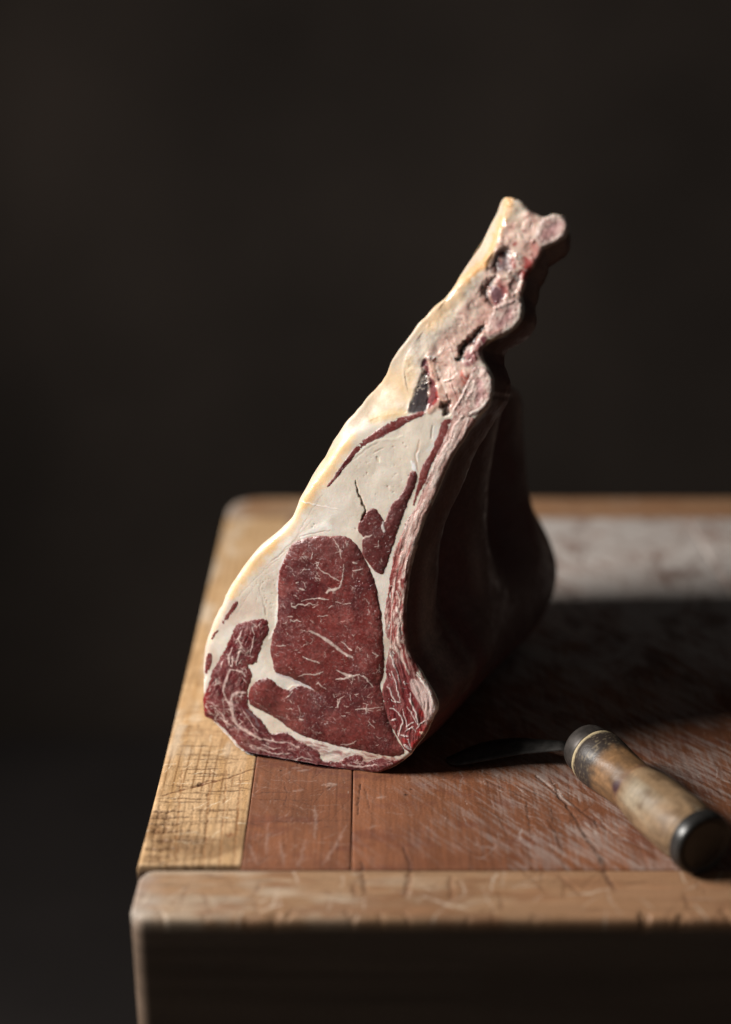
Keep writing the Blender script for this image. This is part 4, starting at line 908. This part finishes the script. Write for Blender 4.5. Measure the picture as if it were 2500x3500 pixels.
# far cut end
ctr = rings[-1].mean(0)+av*.006
Vb = np.vstack([rings[-1], rings[-1]*.5+ctr*.5+av*.004, ctr[None]])
a = np.arange(nL); b = np.roll(a, -1)
Fb = np.vstack([np.stack([a, b, b+nL, a+nL], -1)]); Ft = np.stack([a+nL, b+nL, np.full(nL, 2*nL)], -1)
Ft4 = np.stack([a+nL, b+nL, np.full(nL, 2*nL), np.full(nL, 2*nL)], -1)
cb = np.zeros((len(Vb), 3), np.float32); cb[:] = (.16, .05, .045); cb[:nL] = (.3, .2, .16)
me_f = [tuple(x) for x in Fb]+[tuple(x) for x in Ft]
me = bpy.data.meshes.new('far_end'); me.from_pydata([tuple(x) for x in Vb], [], me_f)
at = me.attributes.new('Col', 'FLOAT_COLOR', 'POINT'); at.data.foreach_set('color', np.c_[cb, np.ones(len(cb))].astype(np.float32).ravel())
me.materials.append(M_SIDE); fe = bpy.data.objects.new('far_end', me); COL.objects.link(fe); keep(fe, roast)

# ================================================================== KNIFE
hf = on_table(2035, 2582, .0195); hb = on_table(2410, 2890, .0195)
ha = (hb-hf); HL = np.linalg.norm(ha); ha = ha/HL
hs = np.cross(ha, [0, 0, 1]); hs /= np.linalg.norm(hs); hu = np.cross(hs, ha)
knife = empty('knife', tuple(np.array([hf[0], hf[1], 0])), 'old butcher knife with worn turned wooden handle lying on the block', 'knife')
def lathe(name, prof, mat, colfn, nseg=96, rot=0., wob=0., close=(True, True)):
    V = []; C = []
    S = np.array([p[0] for p in prof]); Rr = np.array([p[1] for p in prof])
    sN = np.r_[S]; TH = np.linspace(0, 2*np.pi, nseg, endpoint=False)
    SS, TT = np.meshgrid(sN, TH, indexing='ij'); RR = np.repeat(Rr[:, None], nseg, 1)
    RR = RR+wob*(fbm(SS*60+np.cos(TT)*1.5+9, np.sin(TT)*1.5+9, 171, 2)-.5)
    pts = hf+SS[..., None]*ha+RR[..., None]*(np.cos(TT)[..., None]*hs+np.sin(TT)[..., None]*hu)
    C = colfn(SS, TT).reshape(-1, 3); n = len(S); V = pts.reshape(-1, 3)
    idx = np.arange(n*nseg).reshape(n, nseg)
    F = np.stack([idx[:-1], np.roll(idx, -1, 1)[:-1], np.roll(idx, -1, 1)[1:], idx[1:]], -1).reshape(-1, 4)
    V[:, 2] = np.maximum(V[:, 2], .0004)
    return keep(link_mesh(name, V, F[:, ::-1], mat, None, C), knife)
def interp_prof(ctrl, n=160):
    c = np.array(ctrl); t = np.r_[0, np.cumsum(np.hypot(*np.diff(c, axis=0).T))]; tt = np.linspace(0, t[-1], n)
    pr = np.c_[np.interp(tt, t, c[:, 0]), np.interp(tt, t, c[:, 1])]
    k = 7; out = pr.copy()
    for j in range(2): out[k:-k, j] = np.convolve(pr[:, j], np.ones(2*k+1)/(2*k+1), 'valid')
    return out
def hcol(S, Tt):
    sh = S.shape; C = np.zeros(sh+(3,), np.float32)
    cx, cy = np.cos(Tt)*1.0, np.sin(Tt)*1.0
    C[:] = (.30, .195, .11)
    f = fbm(S*14+20, cx*3+cy*2+20, 181, 3); C[:] = lerp3(C, (.36, .29, .20), sst(.42, .65, f)*sst(.046, .06, S))
    C[:] = lerp3(C, (.27, .14, .06), sst(.052, .044, S)*.8)
    C *= (.62+.76*fbm(S*70, cx*7+cy*9+30, 185, 4))[..., None]
    C *= (.75+.5*fbm(S*700, cx*6+cy*8+3, 187, 2))[..., None]
    C[:] = lerp3(C, (.13, .075, .04), sst(.48, .66, fbm(S*90+5, cx*5+cy*4+11, 188, 3))*.6)
    # black lacquer left at the front, chipped to cream
    lac = sst(.0275, .0150, S+.012*(fbm(S*160, cx*4+cy*5+7, 191, 3)-.5))
    C[:] = lerp3(C, (.030, .024, .022), lac*.95)
    chip = sst(.64, .70, fbm(S*900, cx*16+cy*17+50, 195, 4))*lac
    C[:] = lerp3(C, (.36, .28, .17), chip*.45)
    C *= .74
    C[:] = lerp3(C, (.52, .42, .25), sst(.0034, .0012, S+.0012*(fbm(S*30, cx*8+cy*9, 199, 3)-.5))*.9)
    # dark turned ring with a burnt spot, fine rings after it
    C[:] = lerp3(C, (.10, .045, .035), np.exp(-((S-.0470)/.0016)**2)*.75*(.4+.6*sst(.4, .6, vn(cx*3+9, cy*3+9, 201))))
    spot = np.exp(-((S-.0455)/.0030)**2-((np.angle(np.exp(1j*(Tt-SPOT))))/.22)**2); C[:] = lerp3(C, (.035, .012, .018), np.clip(spot*1.5, 0, .95))
    for s0 in (.0505, .0535, .0565): C[:] = lerp3(C, (.22, .15, .09), np.exp(-((S-s0)/.0005)**2)*.5)
    C[:] = lerp3(C, (.20, .12, .07), sst(.106, .113, S)*.5)
    return C
SPOT = math.radians(150)
tocam = CAM-(hf+ha*.045); SPOT = math.atan2(np.dot(tocam, hu), np.dot(tocam, hs))
# the spot sits a little towards the lit side
lft = np.array([-1., 0, 0]); lang = math.atan2(np.dot(lft, hu), np.dot(lft, hs)); SPOT = SPOT+.55*np.angle(np.exp(1j*(lang-SPOT)))
M_HANDLE = wood_mat('worn_handle', .42, .3)
E_ = HL
lathe('handle', interp_prof([(0, .0150), (.0006, .0183), (.004, .0190), (.010, .0188), (.018, .0178), (.030, .0166), (.040, .0162), (.046, .0162), (.0475, .0159), (.049, .0164), (.060, .0180), (.075, .0192), (.090, .0194), (E_-.012, .0190), (E_-.009, .0184), (E_-.008, .0150)]), M_HANDLE, hcol, wob=.0012)
def metal(name, c, rough, met):
    def f(nt, b):
        L = nt.links.new
        tc = N(nt, 'ShaderNodeTexCoord'); n1 = N(nt, 'ShaderNodeTexNoise', Scale=180., Detail=5.); L(tc.outputs['Object'], n1.inputs['Vector'])
        r = N(nt, 'ShaderNodeValToRGB'); L(n1.outputs[0], r.inputs[0]); r.color_ramp.elements[0].position = .35; r.color_ramp.elements[1].position = .7
        r.color_ramp.elements[0].color = tuple(v*.6 for v in c)+(1,); r.color_ramp.elements[1].color = tuple(v*1.3 for v in c)+(1,)
        L(r.outputs[0], b.inputs['Base Color']); b.inputs['Roughness'].default_value = rough; b.inputs['Metallic'].default_value = met
        bp = N(nt, 'ShaderNodeBump', Strength=.2, Distance=.0004); L(n1.outputs[0], bp.inputs['Height']); L(bp.outputs[0], b.inputs['Normal'])
    return material(name, f)
M_CAP = metal('black_cap', (.018, .017, .016), .35, .0)
M_FER = metal('dark_ferrule', (.045, .038, .034), .5, .4)
M_BLADE = metal('patinated_steel', (.075, .07, .066), .45, .6)
bl = lambda S, Tt: np.full(S.shape+(3,), .02, np.float32)
lathe('butt_cap', interp_prof([(E_-.0095, .0150), (E_-.0090, .0196), (E_-.006, .0200), (E_-.002, .0199), (E_+.0008, .0190), (E_+.0014, .0178), (E_+.0006, .0166), (E_-.0006, .0158), (E_-.0008, .008), (E_-.0008, .0002)], 120), M_CAP, bl)
lathe('ferrule', interp_prof([(-.0155, .0002), (-.0155, .010), (-.0150, .0152), (-.012, .0166), (-.004, .0172), (.0004, .0168), (.0012, .0150)], 60), M_FER, bl)
# blade: broad, flat, its near edge bowed out to the left, thin bevel along it
zb = .0185
def B(px, py, z): return on_table(px, py, z)
near = [B(1945, 2566, .0135), B(1915, 2566, .0125), B(1860, 2571, .0110), B(1790, 2577, .0090), B(1720, 2589, .0070), B(1660, 2601, .0052), B(1610, 2610, .0038), B(1565, 2616, .0026), B(1540, 2612, .0020), B(1528, 2602, .0018)]
bw = [.006, .008, .012, .017, .020, .020, .017, .012, .007, .003]
far = [n_+np.array([-.1*w_, w_, 0]) for n_, w_ in zip(near, bw)]
BV = []; BF = []
for i, (n_, f_) in enumerate(zip(near, far)):
    f_ = np.array(f_); f_[2] = n_[2]+.002*(1-i/9)
    for t, th_ in ((0, .0002), (.14, .0011), (.55, .0014), (1, .0015)):
        p = n_*(1-t)+f_*t; BV.append(p+np.array([0, 0, th_])); BV.append(p-np.array([0, 0, th_*.6]))
for i in range(len(near)-1):
    for k in range(3):
        a0 = i*8+k*2; b0 = (i+1)*8+k*2
        BF += [(a0, b0, b0+2, a0+2), (a0+1, a0+3, b0+3, b0+1)]
    BF += [(i*8, i*8+1, (i+1)*8+1, (i+1)*8), (i*8+6, (i+1)*8+6, (i+1)*8+7, i*8+7)]
BF += [(0, 2, 3, 1), (2, 4, 5, 3), (4, 6, 7, 5)]
e = (len(near)-1)*8; BF += [(e, e+1, e+3, e+2), (e+2, e+3, e+5, e+4), (e+4, e+5, e+7, e+6)]
bo = link_mesh('blade', BV, BF, M_BLADE, None, None, smooth=False); keep(bo, knife)
